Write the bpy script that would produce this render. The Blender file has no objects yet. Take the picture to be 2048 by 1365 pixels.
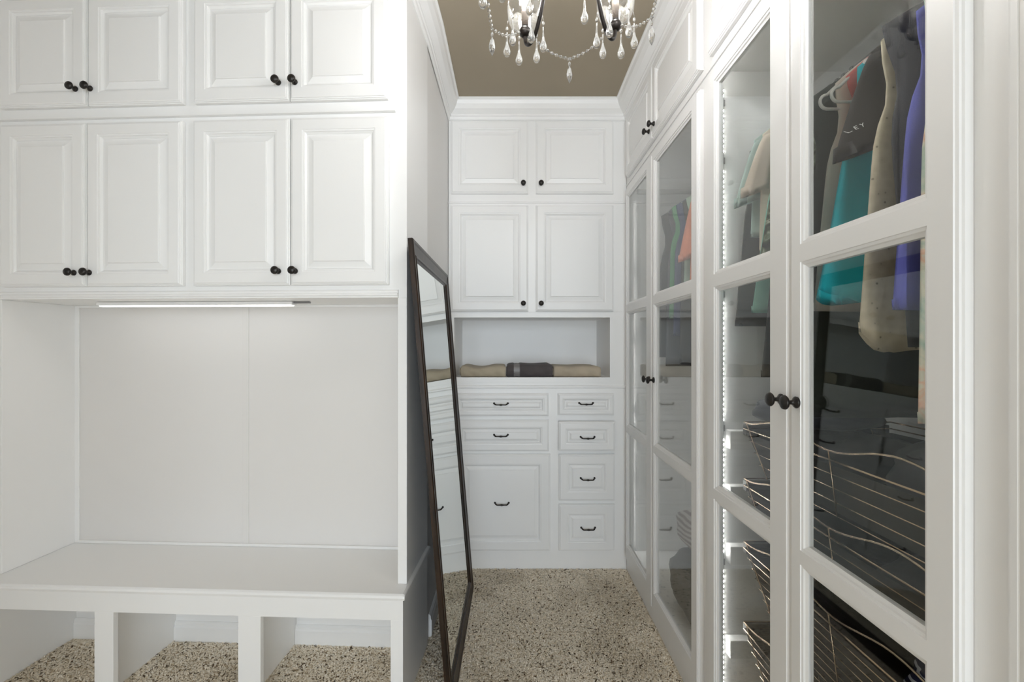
import bpy, bmesh, math, random
import numpy as np
from mathutils import Matrix, Vector
R = math.radians
PI = math.pi
random.seed(7)
rng = np.random.default_rng(11)
scene = bpy.context.scene
col = scene.collection

# ------------------------------------------------------------------ camera, world, exposure
cam_d = bpy.data.cameras.new('camera')
cam_d.sensor_width = 36.0
cam_d.lens = 920.0 / 2048.0 * 36.0
cam_d.shift_x = -2.0 / 2048.0
cam_d.shift_y = 7.5 / 2048.0
cam_d.clip_start = 0.02
cam = bpy.data.objects.new('camera', cam_d)
cam.location = (0, 0, 1.32)
cam.rotation_euler = (PI / 2, 0, 0)
col.objects.link(cam)
scene.camera = cam

world = bpy.data.worlds.new('world')
world.use_nodes = True
world.node_tree.nodes['Background'].inputs[0].default_value = (0.83, 0.92, 1.0, 1)
world.node_tree.nodes['Background'].inputs[1].default_value = 11.8
scene.world = world
DW = (-0.80, 1.10, 2.50)          # doorway added behind the camera to admit light: from x, to x, height
pl = bpy.data.lights.new('doorway_portal', 'AREA')
pl.shape = 'RECTANGLE'; pl.size = DW[1] - DW[0]; pl.size_y = DW[2]
pl.cycles.is_portal = True
po = bpy.data.objects.new('doorway_portal', pl)
po.location = ((DW[0] + DW[1]) / 2, -3.65, DW[2] / 2)
po.rotation_euler = (R(90), 0, 0)
col.objects.link(po)

scene.view_settings.view_transform = 'Standard'
scene.view_settings.look = 'None'
scene.view_settings.gamma = 1.0
scene.view_settings.use_curve_mapping = False
scene.view_settings.exposure = -0.44
scene.cycles.max_bounces = 14
scene.cycles.diffuse_bounces = 12
scene.cycles.glossy_bounces = 5
scene.cycles.transmission_bounces = 6
scene.cycles.transparent_max_bounces = 18
scene.cycles.caustics_reflective = False
scene.cycles.caustics_refractive = False

BULB_STRENGTH = 320.0
LED_STRENGTH = 110.0
BAR_STRENGTH = 5.0

# ------------------------------------------------------------------ materials
def new_mat(name):
    m = bpy.data.materials.new(name)
    m.use_nodes = True
    nt = m.node_tree
    b = nt.nodes['Principled BSDF']
    return m, nt, b

def add_bump(nt, b, scale, strength, detail=3.0, dist=0.002):
    tc = nt.nodes.new('ShaderNodeTexCoord')
    n = nt.nodes.new('ShaderNodeTexNoise')
    n.inputs['Scale'].default_value = scale
    n.inputs['Detail'].default_value = detail
    bp = nt.nodes.new('ShaderNodeBump')
    bp.inputs['Strength'].default_value = strength
    bp.inputs['Distance'].default_value = dist
    nt.links.new(tc.outputs['Object'], n.inputs['Vector'])
    nt.links.new(n.outputs['Fac'], bp.inputs['Height'])
    nt.links.new(bp.outputs['Normal'], b.inputs['Normal'])
    return n

def plain(name, rgb, rough=0.5, metal=0.0, bump=None, var=0.0, spec=0.5, varscale=6.0):
    m, nt, b = new_mat(name)
    b.inputs['Base Color'].default_value = (*rgb, 1)
    b.inputs['Roughness'].default_value = rough
    b.inputs['Metallic'].default_value = metal
    b.inputs['Specular IOR Level'].default_value = spec
    if bump:
        add_bump(nt, b, bump[0], bump[1], 3.0, bump[2] if len(bump) > 2 else 0.002)
    if var:
        tc = nt.nodes.new('ShaderNodeTexCoord')
        n = nt.nodes.new('ShaderNodeTexNoise')
        n.inputs['Scale'].default_value = varscale
        n.inputs['Detail'].default_value = 4
        cr = nt.nodes.new('ShaderNodeValToRGB')
        cr.color_ramp.elements[0].position = 0.3
        cr.color_ramp.elements[1].position = 0.7
        cr.color_ramp.elements[0].color = (*[c * (1 - var) for c in rgb], 1)
        cr.color_ramp.elements[1].color = (*[min(1, c * (1 + var)) for c in rgb], 1)
        nt.links.new(tc.outputs['Object'], n.inputs['Vector'])
        nt.links.new(n.outputs['Fac'], cr.inputs['Fac'])
        nt.links.new(cr.outputs['Color'], b.inputs['Base Color'])
    return m

def fabric(name, rgb, var=0.12, rough=0.85):
    m = plain(name, rgb, rough, 0, None, var, 0.2, 9.0)
    nt = m.node_tree
    b = nt.nodes['Principled BSDF']
    add_bump(nt, b, 420.0, 0.25, 2.0, 0.001)
    b.inputs['Sheen Weight'].default_value = 0.1
    return m

def pattern(name, stops, scale, kind='voronoi', rough=0.8, distort=0.0):
    """Printed cloth: colour bands over a cell or noise pattern."""
    m, nt, b = new_mat(name)
    tc = nt.nodes.new('ShaderNodeTexCoord')
    if kind == 'voronoi':
        t = nt.nodes.new('ShaderNodeTexVoronoi')
        out = t.outputs['Distance']
    elif kind == 'wave':
        t = nt.nodes.new('ShaderNodeTexWave')
        t.bands_direction = 'Z'
        t.inputs['Distortion'].default_value = distort
        out = t.outputs['Fac']
    else:
        t = nt.nodes.new('ShaderNodeTexNoise')
        t.inputs['Detail'].default_value = 3
        t.inputs['Distortion'].default_value = distort
        out = t.outputs['Fac']
    t.inputs['Scale'].default_value = scale
    cr = nt.nodes.new('ShaderNodeValToRGB')
    el = cr.color_ramp.elements
    while len(el) < len(stops):
        el.new(0.5)
    for e, (p, c) in zip(el, stops):
        e.position = p
        e.color = (*c, 1)
    nt.links.new(tc.outputs['Object'], t.inputs['Vector'])
    nt.links.new(out, cr.inputs['Fac'])
    nt.links.new(cr.outputs['Color'], b.inputs['Base Color'])
    b.inputs['Roughness'].default_value = rough
    b.inputs['Specular IOR Level'].default_value = 0.2
    return m

def emission(name, rgb, strength):
    m = bpy.data.materials.new(name)
    m.use_nodes = True
    nt = m.node_tree
    for n in list(nt.nodes):
        nt.nodes.remove(n)
    e = nt.nodes.new('ShaderNodeEmission')
    e.inputs[0].default_value = (*rgb, 1)
    e.inputs[1].default_value = strength
    o = nt.nodes.new('ShaderNodeOutputMaterial')
    nt.links.new(e.outputs[0], o.inputs[0])
    return m

def thin_glass(name, tint=(0.97, 0.98, 0.975), r0=0.035, rough=0.0, gain=1.0):
    """Thin pane: straight-through transparency plus a Fresnel (Schlick) mirror reflection."""
    m = bpy.data.materials.new(name)
    m.use_nodes = True
    nt = m.node_tree
    for n in list(nt.nodes):
        nt.nodes.remove(n)
    lw = nt.nodes.new('ShaderNodeLayerWeight')
    lw.inputs['Blend'].default_value = 0.5
    pw = nt.nodes.new('ShaderNodeMath'); pw.operation = 'POWER'; pw.inputs[1].default_value = 5.0
    ma = nt.nodes.new('ShaderNodeMath'); ma.operation = 'MULTIPLY_ADD'
    ma.inputs[1].default_value = (1 - r0) * gain
    ma.inputs[2].default_value = r0
    tr = nt.nodes.new('ShaderNodeBsdfTransparent'); tr.inputs[0].default_value = (*tint, 1)
    gl = nt.nodes.new('ShaderNodeBsdfGlossy'); gl.inputs['Roughness'].default_value = rough
    mx = nt.nodes.new('ShaderNodeMixShader')
    o = nt.nodes.new('ShaderNodeOutputMaterial')
    nt.links.new(lw.outputs['Facing'], pw.inputs[0])
    nt.links.new(pw.outputs[0], ma.inputs[0])
    nt.links.new(ma.outputs[0], mx.inputs[0])
    nt.links.new(tr.outputs[0], mx.inputs[1])
    nt.links.new(gl.outputs[0], mx.inputs[2])
    nt.links.new(mx.outputs[0], o.inputs[0])
    return m

M = {}
M['white'] = plain('white_paint', (0.86, 0.86, 0.857), 0.38, 0, (240, 0.04, 0.001))
M['inner'] = plain('white_melamine', (0.84, 0.84, 0.835), 0.45)
M['wall'] = plain('wall_paint', (0.80, 0.79, 0.78), 0.6, 0, (180, 0.08, 0.001))
M['panelwarm'] = plain('alcove_board', (0.745, 0.73, 0.715), 0.5)
M['ceiling'] = plain('taupe_ceiling', (0.345, 0.296, 0.226), 0.8, 0, (160, 0.1, 0.001), 0.04, 0.3, 2.0)
M['bronze'] = plain('oil_rubbed_bronze', (0.035, 0.032, 0.030), 0.38, 0.7)
M['black_iron'] = plain('black_iron', (0.014, 0.010, 0.008), 0.38, 0.5)
M['mirror'] = plain('mirror_silver', (0.86, 0.89, 0.86), 0.01, 1.0)
M['gold'] = plain('brass_wire', (0.62, 0.47, 0.33), 0.22, 1.0)
M['runner'] = plain('dark_runner', (0.05, 0.046, 0.042), 0.4, 0.3)
M['chrome'] = plain('rod_steel', (0.55, 0.55, 0.55), 0.25, 1.0)
M['glass'] = thin_glass('door_glass', (0.955, 0.965, 0.96), 0.045)
def cup_mat():
    m = thin_glass('cup_glass', (0.93, 0.93, 0.92), 0.10, 0.08, 1.0)
    nt = m.node_tree
    out = [n for n in nt.nodes if n.type == 'OUTPUT_MATERIAL'][0]
    mix0 = out.inputs[0].links[0].from_node
    df = nt.nodes.new('ShaderNodeBsdfDiffuse'); df.inputs[0].default_value = (0.9, 0.88, 0.84, 1)
    mx = nt.nodes.new('ShaderNodeMixShader'); mx.inputs[0].default_value = 0.025
    nt.links.new(mix0.outputs[0], mx.inputs[1]); nt.links.new(df.outputs[0], mx.inputs[2]); nt.links.new(mx.outputs[0], out.inputs[0])
    return m
M['cupglass'] = cup_mat()
M['bulb'] = emission('bulb_glow', (0.985, 0.98, 0.975), BULB_STRENGTH)
M['led'] = emission('led_glow', (1.0, 0.99, 0.96), LED_STRENGTH)
M['bar'] = emission('light_bar_glow', (1.0, 0.98, 0.94), BAR_STRENGTH)
M['candle'] = plain('candle_sleeve_ivory', (0.16, 0.12, 0.10), 0.5)
M['tape'] = plain('led_tape', (0.40, 0.40, 0.39), 0.6)
M['metalgrey'] = plain('grey_connector', (0.25, 0.25, 0.25), 0.4, 0.6)

def crystal_mat():
    m, nt, b = new_mat('crystal')
    b.inputs['Base Color'].default_value = (0.98, 0.97, 0.95, 1)
    b.inputs['Roughness'].default_value = 0.02
    b.inputs['IOR'].default_value = 1.52
    b.inputs['Transmission Weight'].default_value = 0.86
    return m
M['crystal'] = crystal_mat()

def wood_mat():
    m, nt, b = new_mat('dark_espresso_wood')
    tc = nt.nodes.new('ShaderNodeTexCoord')
    mp = nt.nodes.new('ShaderNodeMapping'); mp.inputs['Scale'].default_value = (14, 14, 1.2)
    n = nt.nodes.new('ShaderNodeTexNoise'); n.inputs['Scale'].default_value = 6; n.inputs['Detail'].default_value = 6
    cr = nt.nodes.new('ShaderNodeValToRGB')
    e = cr.color_ramp.elements
    e[0].position, e[0].color = 0.34, (0.009, 0.006, 0.004, 1)
    e[1].position, e[1].color = 0.72, (0.045, 0.024, 0.013, 1)
    nt.links.new(tc.outputs['Object'], mp.inputs[0]); nt.links.new(mp.outputs[0], n.inputs['Vector'])
    nt.links.new(n.outputs['Fac'], cr.inputs[0]); nt.links.new(cr.outputs[0], b.inputs['Base Color'])
    b.inputs['Roughness'].default_value = 0.34
    b.inputs['Specular IOR Level'].default_value = 0.3
    return m
M['wood'] = wood_mat()

def carpet_mats():
    m, nt, b = new_mat('carpet_base')
    tc = nt.nodes.new('ShaderNodeTexCoord')
    n = nt.nodes.new('ShaderNodeTexNoise'); n.inputs['Scale'].default_value = 130; n.inputs['Detail'].default_value = 3
    cr = nt.nodes.new('ShaderNodeValToRGB')
    e = cr.color_ramp.elements
    e[0].position, e[0].color = 0.36, (0.45, 0.37, 0.27, 1)
    e[1].position, e[1].color = 0.50, (0.84, 0.76, 0.62, 1)
    nt.links.new(tc.outputs['Object'], n.inputs['Vector']); nt.links.new(n.outputs['Fac'], cr.inputs[0])
    nt.links.new(cr.outputs[0], b.inputs['Base Color'])
    bp = nt.nodes.new('ShaderNodeBump'); bp.inputs['Strength'].default_value = 0.6; bp.inputs['Distance'].default_value = 0.006
    nt.links.new(n.outputs['Fac'], bp.inputs['Height']); nt.links.new(bp.outputs[0], b.inputs['Normal'])
    b.inputs['Roughness'].default_value = 0.95
    b.inputs['Specular IOR Level'].default_value = 0.1
    M['carpet'] = m
    m, nt, b = new_mat('carpet_yarn')
    g = nt.nodes.new('ShaderNodeNewGeometry')
    cr = nt.nodes.new('ShaderNodeValToRGB')
    cr.color_ramp.interpolation = 'LINEAR'
    e = cr.color_ramp.elements
    e[0].position, e[0].color = 0.0, (0.10, 0.070, 0.045, 1)
    e[1].position, e[1].color = 0.050, (0.20, 0.15, 0.10, 1)
    for p, c in ((0.06, (0.80, 0.72, 0.58, 1)), (0.5, (0.91, 0.83, 0.70, 1)), (1.0, (0.96, 0.90, 0.79, 1))):
        x = e.new(p); x.color = c
    # broad worn patches where the pile has been walked on
    tc = nt.nodes.new('ShaderNodeTexCoord')
    n = nt.nodes.new('ShaderNodeTexNoise'); n.inputs['Scale'].default_value = 3.2; n.inputs['Detail'].default_value = 2
    cr2 = nt.nodes.new('ShaderNodeValToRGB')
    cr2.color_ramp.elements[0].position = 0.36; cr2.color_ramp.elements[0].color = (0.84, 0.82, 0.79, 1)
    cr2.color_ramp.elements[1].position = 0.52; cr2.color_ramp.elements[1].color = (1, 1, 1, 1)
    mx = nt.nodes.new('ShaderNodeMix'); mx.data_type = 'RGBA'; mx.blend_type = 'MULTIPLY'; mx.inputs['Factor'].default_value = 1.0
    nt.links.new(tc.outputs['Object'], n.inputs['Vector']); nt.links.new(n.outputs['Fac'], cr2.inputs[0])
    nt.links.new(g.outputs['Random Per Island'], cr.inputs[0])
    nt.links.new(cr.outputs[0], mx.inputs[6]); nt.links.new(cr2.outputs[0], mx.inputs[7])
    nt.links.new(mx.outputs[2], b.inputs['Base Color'])
    b.inputs['Roughness'].default_value = 0.9
    b.inputs['Specular IOR Level'].default_value = 0.1
    M['yarn'] = m
carpet_mats()

# ------------------------------------------------------------------ mesh building
class MB:
    """Collects verts and faces in one frame's coordinates."""
    def __init__(self):
        self.v, self.f = [], []
    def add(self, verts, faces):
        o = len(self.v)
        self.v += [tuple(p) for p in verts]
        self.f += [tuple(i + o for i in fc) for fc in faces]
        return self
    def box(self, x0, x1, y0, y1, z0, z1):
        if x0 > x1: x0, x1 = x1, x0
        if y0 > y1: y0, y1 = y1, y0
        vs = [(x0, y0, z0), (x1, y0, z0), (x1, y1, z0), (x0, y1, z0), (x0, y0, z1), (x1, y0, z1), (x1, y1, z1), (x0, y1, z1)]
        return self.add(vs, [(0, 3, 2, 1), (4, 5, 6, 7), (0, 1, 5, 4), (1, 2, 6, 5), (2, 3, 7, 6), (3, 0, 4, 7)])
    def bbox(self, x0, x1, y0, y1, z0, z1, b=0.003):
        """Box with bevelled edges."""
        bm = bmesh.new()
        bmesh.ops.create_cube(bm, size=1.0)
        for v in bm.verts:
            v.co = Vector(((x0 + x1) / 2 + v.co.x * (x1 - x0), (y0 + y1) / 2 + v.co.y * (y1 - y0), (z0 + z1) / 2 + v.co.z * (z1 - z0)))
        bmesh.ops.bevel(bm, geom=bm.edges[:], offset=b, segments=2, profile=0.5, affect='EDGES')
        bm.verts.index_update()
        self.add([v.co[:] for v in bm.verts], [[v.index for v in f.verts] for f in bm.faces])
        bm.free()
        return self
    def rings(self, rect, prof, cap_last=True, cap_first=False):
        """Nested rectangles on a face that looks to -y: rect (x0,x1,z0,z1), prof [(inset, y), ...] from the outside in."""
        x0, x1, z0, z1 = rect
        vs = []
        for ins, y in prof:
            vs += [(x0 + ins, y, z0 + ins), (x1 - ins, y, z0 + ins), (x1 - ins, y, z1 - ins), (x0 + ins, y, z1 - ins)]
        fs = []
        for i in range(len(prof) - 1):
            for k in range(4):
                a, b = i * 4 + k, i * 4 + (k + 1) % 4
                fs.append((a, b, b + 4, a + 4))
        if cap_last:
            n = (len(prof) - 1) * 4
            fs.append((n, n + 1, n + 2, n + 3))
        if cap_first:
            fs.append((3, 2, 1, 0))
        return self.add(vs, fs)
    def loft(self, rows, closed=True, cap0=False, cap1=False):
        n = len(rows[0])
        vs = [p for r in rows for p in r]
        fs = []
        for i in range(len(rows) - 1):
            for k in range(n if closed else n - 1):
                a, b = i * n + k, i * n + (k + 1) % n
                fs.append((a, b, b + n, a + n))
        if cap0: fs.append(tuple(range(n - 1, -1, -1)))
        if cap1: fs.append(tuple((len(rows) - 1) * n + k for k in range(n)))
        return self.add(vs, fs)
    def tube(self, pts, r, n=8, caps=True, closed=False):
        pts = [Vector(p) for p in pts]
        rr = r if isinstance(r, (list, tuple)) else [r] * len(pts)
        rows = []
        prev = None
        m = len(pts)
        for i, p in enumerate(pts):
            if closed:
                t = (pts[(i + 1) % m] - pts[i - 1])
            else:
                t = pts[min(i + 1, m - 1)] - pts[max(i - 1, 0)]
            t.normalize()
            if prev is None:
                up = Vector((0, 0, 1)) if abs(t.z) < 0.9 else Vector((1, 0, 0))
                u = t.cross(up).normalized()
            else:
                u = (prev - t * prev.dot(t)).normalized()
            prev = u
            w = t.cross(u)
            rows.append([p + (u * math.cos(2 * PI * k / n) + w * math.sin(2 * PI * k / n)) * rr[i] for k in range(n)])
        if closed:
            rows.append(rows[0])
            return self.loft(rows)
        return self.loft(rows, True, caps, caps)
    def lathe(self, c, prof, n=16, axis='z', flip=1):
        """prof [(r, h)...] round an axis through c."""
        rows = []
        for r, h in prof:
            row = []
            for k in range(n):
                a = 2 * PI * k / n
                x, y = r * math.cos(a), r * math.sin(a)
                if axis == 'z': q = (x, y, h)
                else: q = (x, -h * flip, y)           # axis along -y
                row.append((c[0] + q[0], c[1] + q[1], c[2] + q[2]))
            rows.append(row)
        return self.loft(rows, True, prof[0][0] > 1e-5, prof[-1][0] > 1e-5)
    def mesh(self, name, smooth=False, base=(0, 0, 0)):
        me = bpy.data.meshes.new(name)
        b = base
        me.from_pydata([(p[0] - b[0], p[1] - b[1], p[2] - b[2]) for p in self.v], [], self.f)
        bm = bmesh.new(); bm.from_mesh(me)
        bmesh.ops.remove_doubles(bm, verts=bm.verts[:], dist=1e-6)
        bmesh.ops.recalc_face_normals(bm, faces=bm.faces[:])
        bm.to_mesh(me); bm.free()
        if smooth:
            me.polygons.foreach_set('use_smooth', [True] * len(me.polygons))
        me.update()
        return me

FB = Matrix.Identity(4)                                                       # the end wall: fronts look to -Y
FL = Matrix.Translation((-0.39, 1.69, 0)) @ Matrix.Rotation(R(-2.7), 4, 'Z')  # the bench unit
FR = Matrix.Rotation(R(-90), 4, 'Z')                                          # wardrobes: local x = -Y, local y = X

BASE = {}
def tag(o, label=None, cat=None, group=None, kind=None):
    if label: o['label'] = label
    if cat: o['category'] = cat
    if group: o['group'] = group
    if kind: o['kind'] = kind
    return o

def thing(name, base, frame, label, cat, group=None):
    o = bpy.data.objects.new(name, None)
    o.empty_display_size = 0.05
    col.objects.link(o)
    o.matrix_world = frame @ Matrix.Translation(base)
    BASE[o.name] = base
    return tag(o, label, cat, group)

def part(name, mb, mat, parent, smooth=False, label=None, kind=None):
    base = BASE[parent.name]
    o = bpy.data.objects.new(name, mb.mesh(name, smooth, base))
    o.data.materials.append(M[mat] if isinstance(mat, str) else mat)
    col.objects.link(o)
    o.parent = parent
    BASE[o.name] = base
    if label: o['label'] = label
    if kind: o['kind'] = kind
    return o

def shared(name, me, loc, parent, rot=None):
    """A part on shared mesh data; loc in the frame's coordinates."""
    base = BASE[parent.name]
    o = bpy.data.objects.new(name, me)
    col.objects.link(o)
    o.parent = parent
    o.location = (loc[0] - base[0], loc[1] - base[1], loc[2] - base[2])
    if rot: o.rotation_euler = rot
    BASE[o.name] = base
    return o

def single(name, mb, mat, base, frame, label, cat, group=None, smooth=False, kind=None):
    o = bpy.data.objects.new(name, mb.mesh(name, smooth, base))
    o.data.materials.append(M[mat] if isinstance(mat, str) else mat)
    col.objects.link(o)
    o.matrix_world = frame @ Matrix.Translation(base)
    BASE[o.name] = base
    return tag(o, label, cat, group, kind)

def struct(name, mb, mat, label=None, frame=FB, smooth=False):
    o = bpy.data.objects.new(name, mb.mesh(name, smooth))
    o.data.materials.append(M[mat])
    col.objects.link(o)
    o.matrix_world = frame.copy()
    o['kind'] = 'structure'
    if label: o['label'] = label
    BASE[o.name] = (0, 0, 0)
    return o

def prism(mb, poly, z0, z1):
    n = len(poly)
    vs = [(x, y, z0) for x, y in poly] + [(x, y, z1) for x, y in poly]
    fs = [tuple(range(n - 1, -1, -1)), tuple(range(n, 2 * n))] + [(i, (i + 1) % n, (i + 1) % n + n, i + n) for i in range(n)]
    return mb.add(vs, fs)

def sweep(mb, path, prof):
    """Moulding: path of (x,y) with the room on its right hand; prof [(projection, z)...] closed."""
    n = len(path)
    rows = []
    for i, p in enumerate(path):
        p = Vector(p)
        ds = []
        if i > 0: ds.append((p - Vector(path[i - 1])).normalized())
        if i < n - 1: ds.append((Vector(path[i + 1]) - p).normalized())
        ns = [Vector((d.y, -d.x)) for d in ds]
        if len(ns) == 2:
            m = (ns[0] + ns[1]).normalized()
            m = m / max(0.2, m.dot(ns[0]))
        else:
            m = ns[0]
        rows.append([(p.x + m.x * o, p.y + m.y * o, z) for o, z in prof])
    return mb.loft(rows, True, True, True)

# ------------------------------------------------------------------ the room
CEIL = 2.74
LX = -0.381                      # corridor wall plane beside the mirror
mb = MB(); mb.box(-2.2, 1.4, -3.7, 3.3, -0.05, 0.0)
floor = struct('floor', mb, 'carpet', 'beige frieze carpet with dark brown flecks')
mb = MB(); mb.box(-2.2, 1.4, -3.7, 3.3, CEIL, CEIL + 0.05)
struct('ceiling', mb, 'ceiling', 'taupe painted ceiling')
mb = MB(); prism(mb, [(-2.2, 2.11), (LX, 2.032), (LX, 3.25), (-2.2, 3.25)], 0, CEIL)
struct('wall_inner', mb, 'wall', 'light grey wall behind the bench unit and the leaning mirror')
mb = MB(); mb.box(-2.12, -2.02, -3.6, 2.10, 0, CEIL)
struct('wall_left', mb, 'wall')
mb = MB(); mb.box(LX, 1.4, 3.2, 3.3, 0, CEIL)
struct('wall_back', mb, 'wall')
mb = MB(); mb.box(1.29, 1.39, -3.6, 3.2, 0, CEIL)
struct('wall_right', mb, 'wall')

# unseen wall behind the camera; its wide opening is added to let light in
mb = MB(); mb.box(-2.12, DW[0], -3.7, -3.6, 0, CEIL); mb.box(DW[1], 1.39, -3.7, -3.6, 0, CEIL)
mb.box(DW[0], DW[1], -3.7, -3.6, DW[2], CEIL)
mb.box(-2.02, -1.05, -0.75, -0.65, 0, CEIL)  # unseen stub wall added to block doorway light from the bench unit
struct('wall_front', mb, 'wall', 'unseen wall with a wide doorway added to let light in, and a stub wall added to block some of it')

# crown moulding all round
cz = CEIL
crown = [(0, cz), (0.070, cz), (0.070, cz - 0.008), (0.062, cz - 0.014), (0.056, cz - 0.032), (0.042, cz - 0.054), (0.024, cz - 0.070),
         (0.018, cz - 0.076), (0.018, cz - 0.084), (0.012, cz - 0.088), (0.010, cz - 0.100), (0.004, cz - 0.106), (0, cz - 0.106)]
mb = MB()
sweep(mb, [(-2.02, 1.767), (-0.388, 1.688), (-0.376, 2.03), (-0.3795, 2.698), (0.662, 2.698), (0.662, 0.10)], crown)
struct('trim_1', mb, 'white', 'white crown moulding under the taupe ceiling')
# baseboards
bp = [(0, 0), (0.014, 0), (0.014, 0.075), (0.010, 0.083), (0.010, 0.095), (0.004, 0.103), (0, 0.103)]
mb = MB(); sweep(mb, [(LX, 2.075), (LX, 2.69)], bp)
struct('baseboard_left', mb, 'white', 'white baseboard behind the leaning mirror')

# carpet pile: curled yarn loops standing on the floor
def carpet_pile():
    boxes = [(-0.37, 0.655, 1.30, 2.695, 42000), (-1.98, -0.41, 1.36, 2.03, 24000)]
    P = []
    for x0, x1, y0, y1, n in boxes:
        P.append(np.stack([rng.uniform(x0, x1, n), rng.uniform(y0, y1, n)], 1))
    P = np.concatenate(P)
    n = len(P)
    h = rng.uniform(0, 2 * PI, n)
    L = rng.uniform(0.010, 0.021, n)
    w = rng.uniform(0.0016, 0.0032, n)
    ht = rng.uniform(0.004, 0.008, n)
    bend = rng.uniform(-0.9, 0.9, n)
    V = np.zeros((n, 8, 3), np.float32)
    cx, cy = P[:, 0].copy(), P[:, 1].copy()
    prof = [0.0, 0.75, 1.0, 0.72]
    for s in range(4):
        a = h + bend * s / 3
        nx, ny = -np.sin(a), np.cos(a)
        z = ht * prof[s] + 0.0005
        V[:, 2 * s, 0] = cx + nx * w; V[:, 2 * s, 1] = cy + ny * w; V[:, 2 * s, 2] = z
        V[:, 2 * s + 1, 0] = cx - nx * w; V[:, 2 * s + 1, 1] = cy - ny * w; V[:, 2 * s + 1, 2] = z
        cx = cx + np.cos(a) * L / 3; cy = cy + np.sin(a) * L / 3
    base = (np.arange(n) * 8)[:, None, None]
    q = np.array([[0, 1, 3, 2], [2, 3, 5, 4], [4, 5, 7, 6]])[None]
    F = (base + q).reshape(-1, 4)
    me = bpy.data.meshes.new('carpet_pile')
    me.vertices.add(n * 8); me.vertices.foreach_set('co', V.reshape(-1))
    me.loops.add(F.size); me.loops.foreach_set('vertex_index', F.reshape(-1).astype(np.int32))
    me.polygons.add(len(F)); me.polygons.foreach_set('loop_start', np.arange(0, F.size, 4, dtype=np.int32))
    me.update(calc_edges=True)
    me.materials.append(M['yarn'])
    o = bpy.data.objects.new('carpet_pile', me)
    col.objects.link(o)
    o.parent = floor
    tag(o, 'beige and dark brown twisted carpet yarn', kind='stuff')
carpet_pile()

# ------------------------------------------------------------------ joinery parts
def lathe_mesh(name, prof, mat, n=14, axis='y'):
    mb = MB(); mb.lathe((0, 0, 0), prof, n, axis)
    me = mb.mesh(name, True)
    me.materials.append(M[mat])
    return me
KNOB = lathe_mesh('knob', [(0.0001, 0), (0.0105, 0.0), (0.0110, 0.003), (0.0085, 0.006), (0.0055, 0.009), (0.0050, 0.014), (0.0070, 0.018), (0.0125, 0.021),
                           (0.0150, 0.0245), (0.0145, 0.0285), (0.0100, 0.0325), (0.0001, 0.0340)], 'bronze')
BIGKNOB = lathe_mesh('knob', [(0.0001, 0), (0.0130, 0.0), (0.0136, 0.003), (0.0110, 0.006), (0.0052, 0.009), (0.0048, 0.018), (0.0070, 0.022), (0.0145, 0.0245),
                              (0.0168, 0.0275), (0.0160, 0.0315), (0.0110, 0.0350), (0.0001, 0.0362)], 'bronze', 18)
def pull_mesh():
    mb = MB()
    pts, rr = [], []
    for i in range(15):
        t = i / 14
        x = -0.040 + 0.080 * t
        e = min(t, 1 - t)
        y = -0.020 * min(1, (e / 0.12)) ** 0.6
        z = 0.007 * max(0, 1 - e / 0.16) ** 1.5
        pts.append((x, y, z))
        rr.append(0.0036 + 0.0026 * math.exp(-((t - 0.5) / 0.07) ** 2) + 0.0008 * math.exp(-((e - 0.08) / 0.05) ** 2))
    mb.tube(pts, rr, 8)
    for s in (-1, 1):
        mb.lathe((0.040 * s, 0, 0.007), [(0.0001, 0), (0.0062, 0), (0.0058, 0.004), (0.0040, 0.006), (0.0001, 0.0065)], 10, 'y')
    me = mb.mesh('pull_handle', True)
    me.materials.append(M['black_iron'])
    return me
PULL = pull_mesh()

TH = 0.024
def panel_front(root, name, x0, x1, z0, z1, yf, fw=0.052, slope=0.034, knob=None, pull=None, th=TH, mat='white'):
    """A raised-panel door or drawer front on the face plane y = yf: frame, raised panel and its knob or pull."""
    f = yf - th
    mb = MB()
    mb.rings((x0, x1, z0, z1), [(0.0, yf - 0.0005), (0.0, f + 0.010), (0.003, f + 0.0085), (0.0035, f + 0.0055), (0.0075, f + 0.004), (0.008, f + 0.0015),
                                (0.011, f), (fw - 0.006, f), (fw - 0.005, f + 0.0020), (fw + 0.001, f + 0.0030), (fw + 0.002, f + 0.0065),
                                (fw + 0.008, f + 0.0120), (fw + 0.008, yf - 0.0005)], False)
    d = part(name, mb, mat, root)
    mb = MB()
    mb.rings((x0 + fw + 0.0085, x1 - fw - 0.0085, z0 + fw + 0.0085, z1 - fw - 0.0085),
             [(0.0, yf - 0.001), (0.0, f + 0.0123), (0.004, f + 0.0123), (slope - 0.009, f + 0.0060), (slope - 0.008, f + 0.0018), (slope - 0.006, f + 0.0008)], True)
    part('raised_panel', mb, mat, d)
    if knob:
        shared('knob', KNOB, (knob[0], f, knob[1]), d)
    if pull:
        shared('pull_handle', PULL, (pull[0], f + (0.0008 if len(pull) < 3 else pull[2]), pull[1]), d)
    return d

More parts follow.
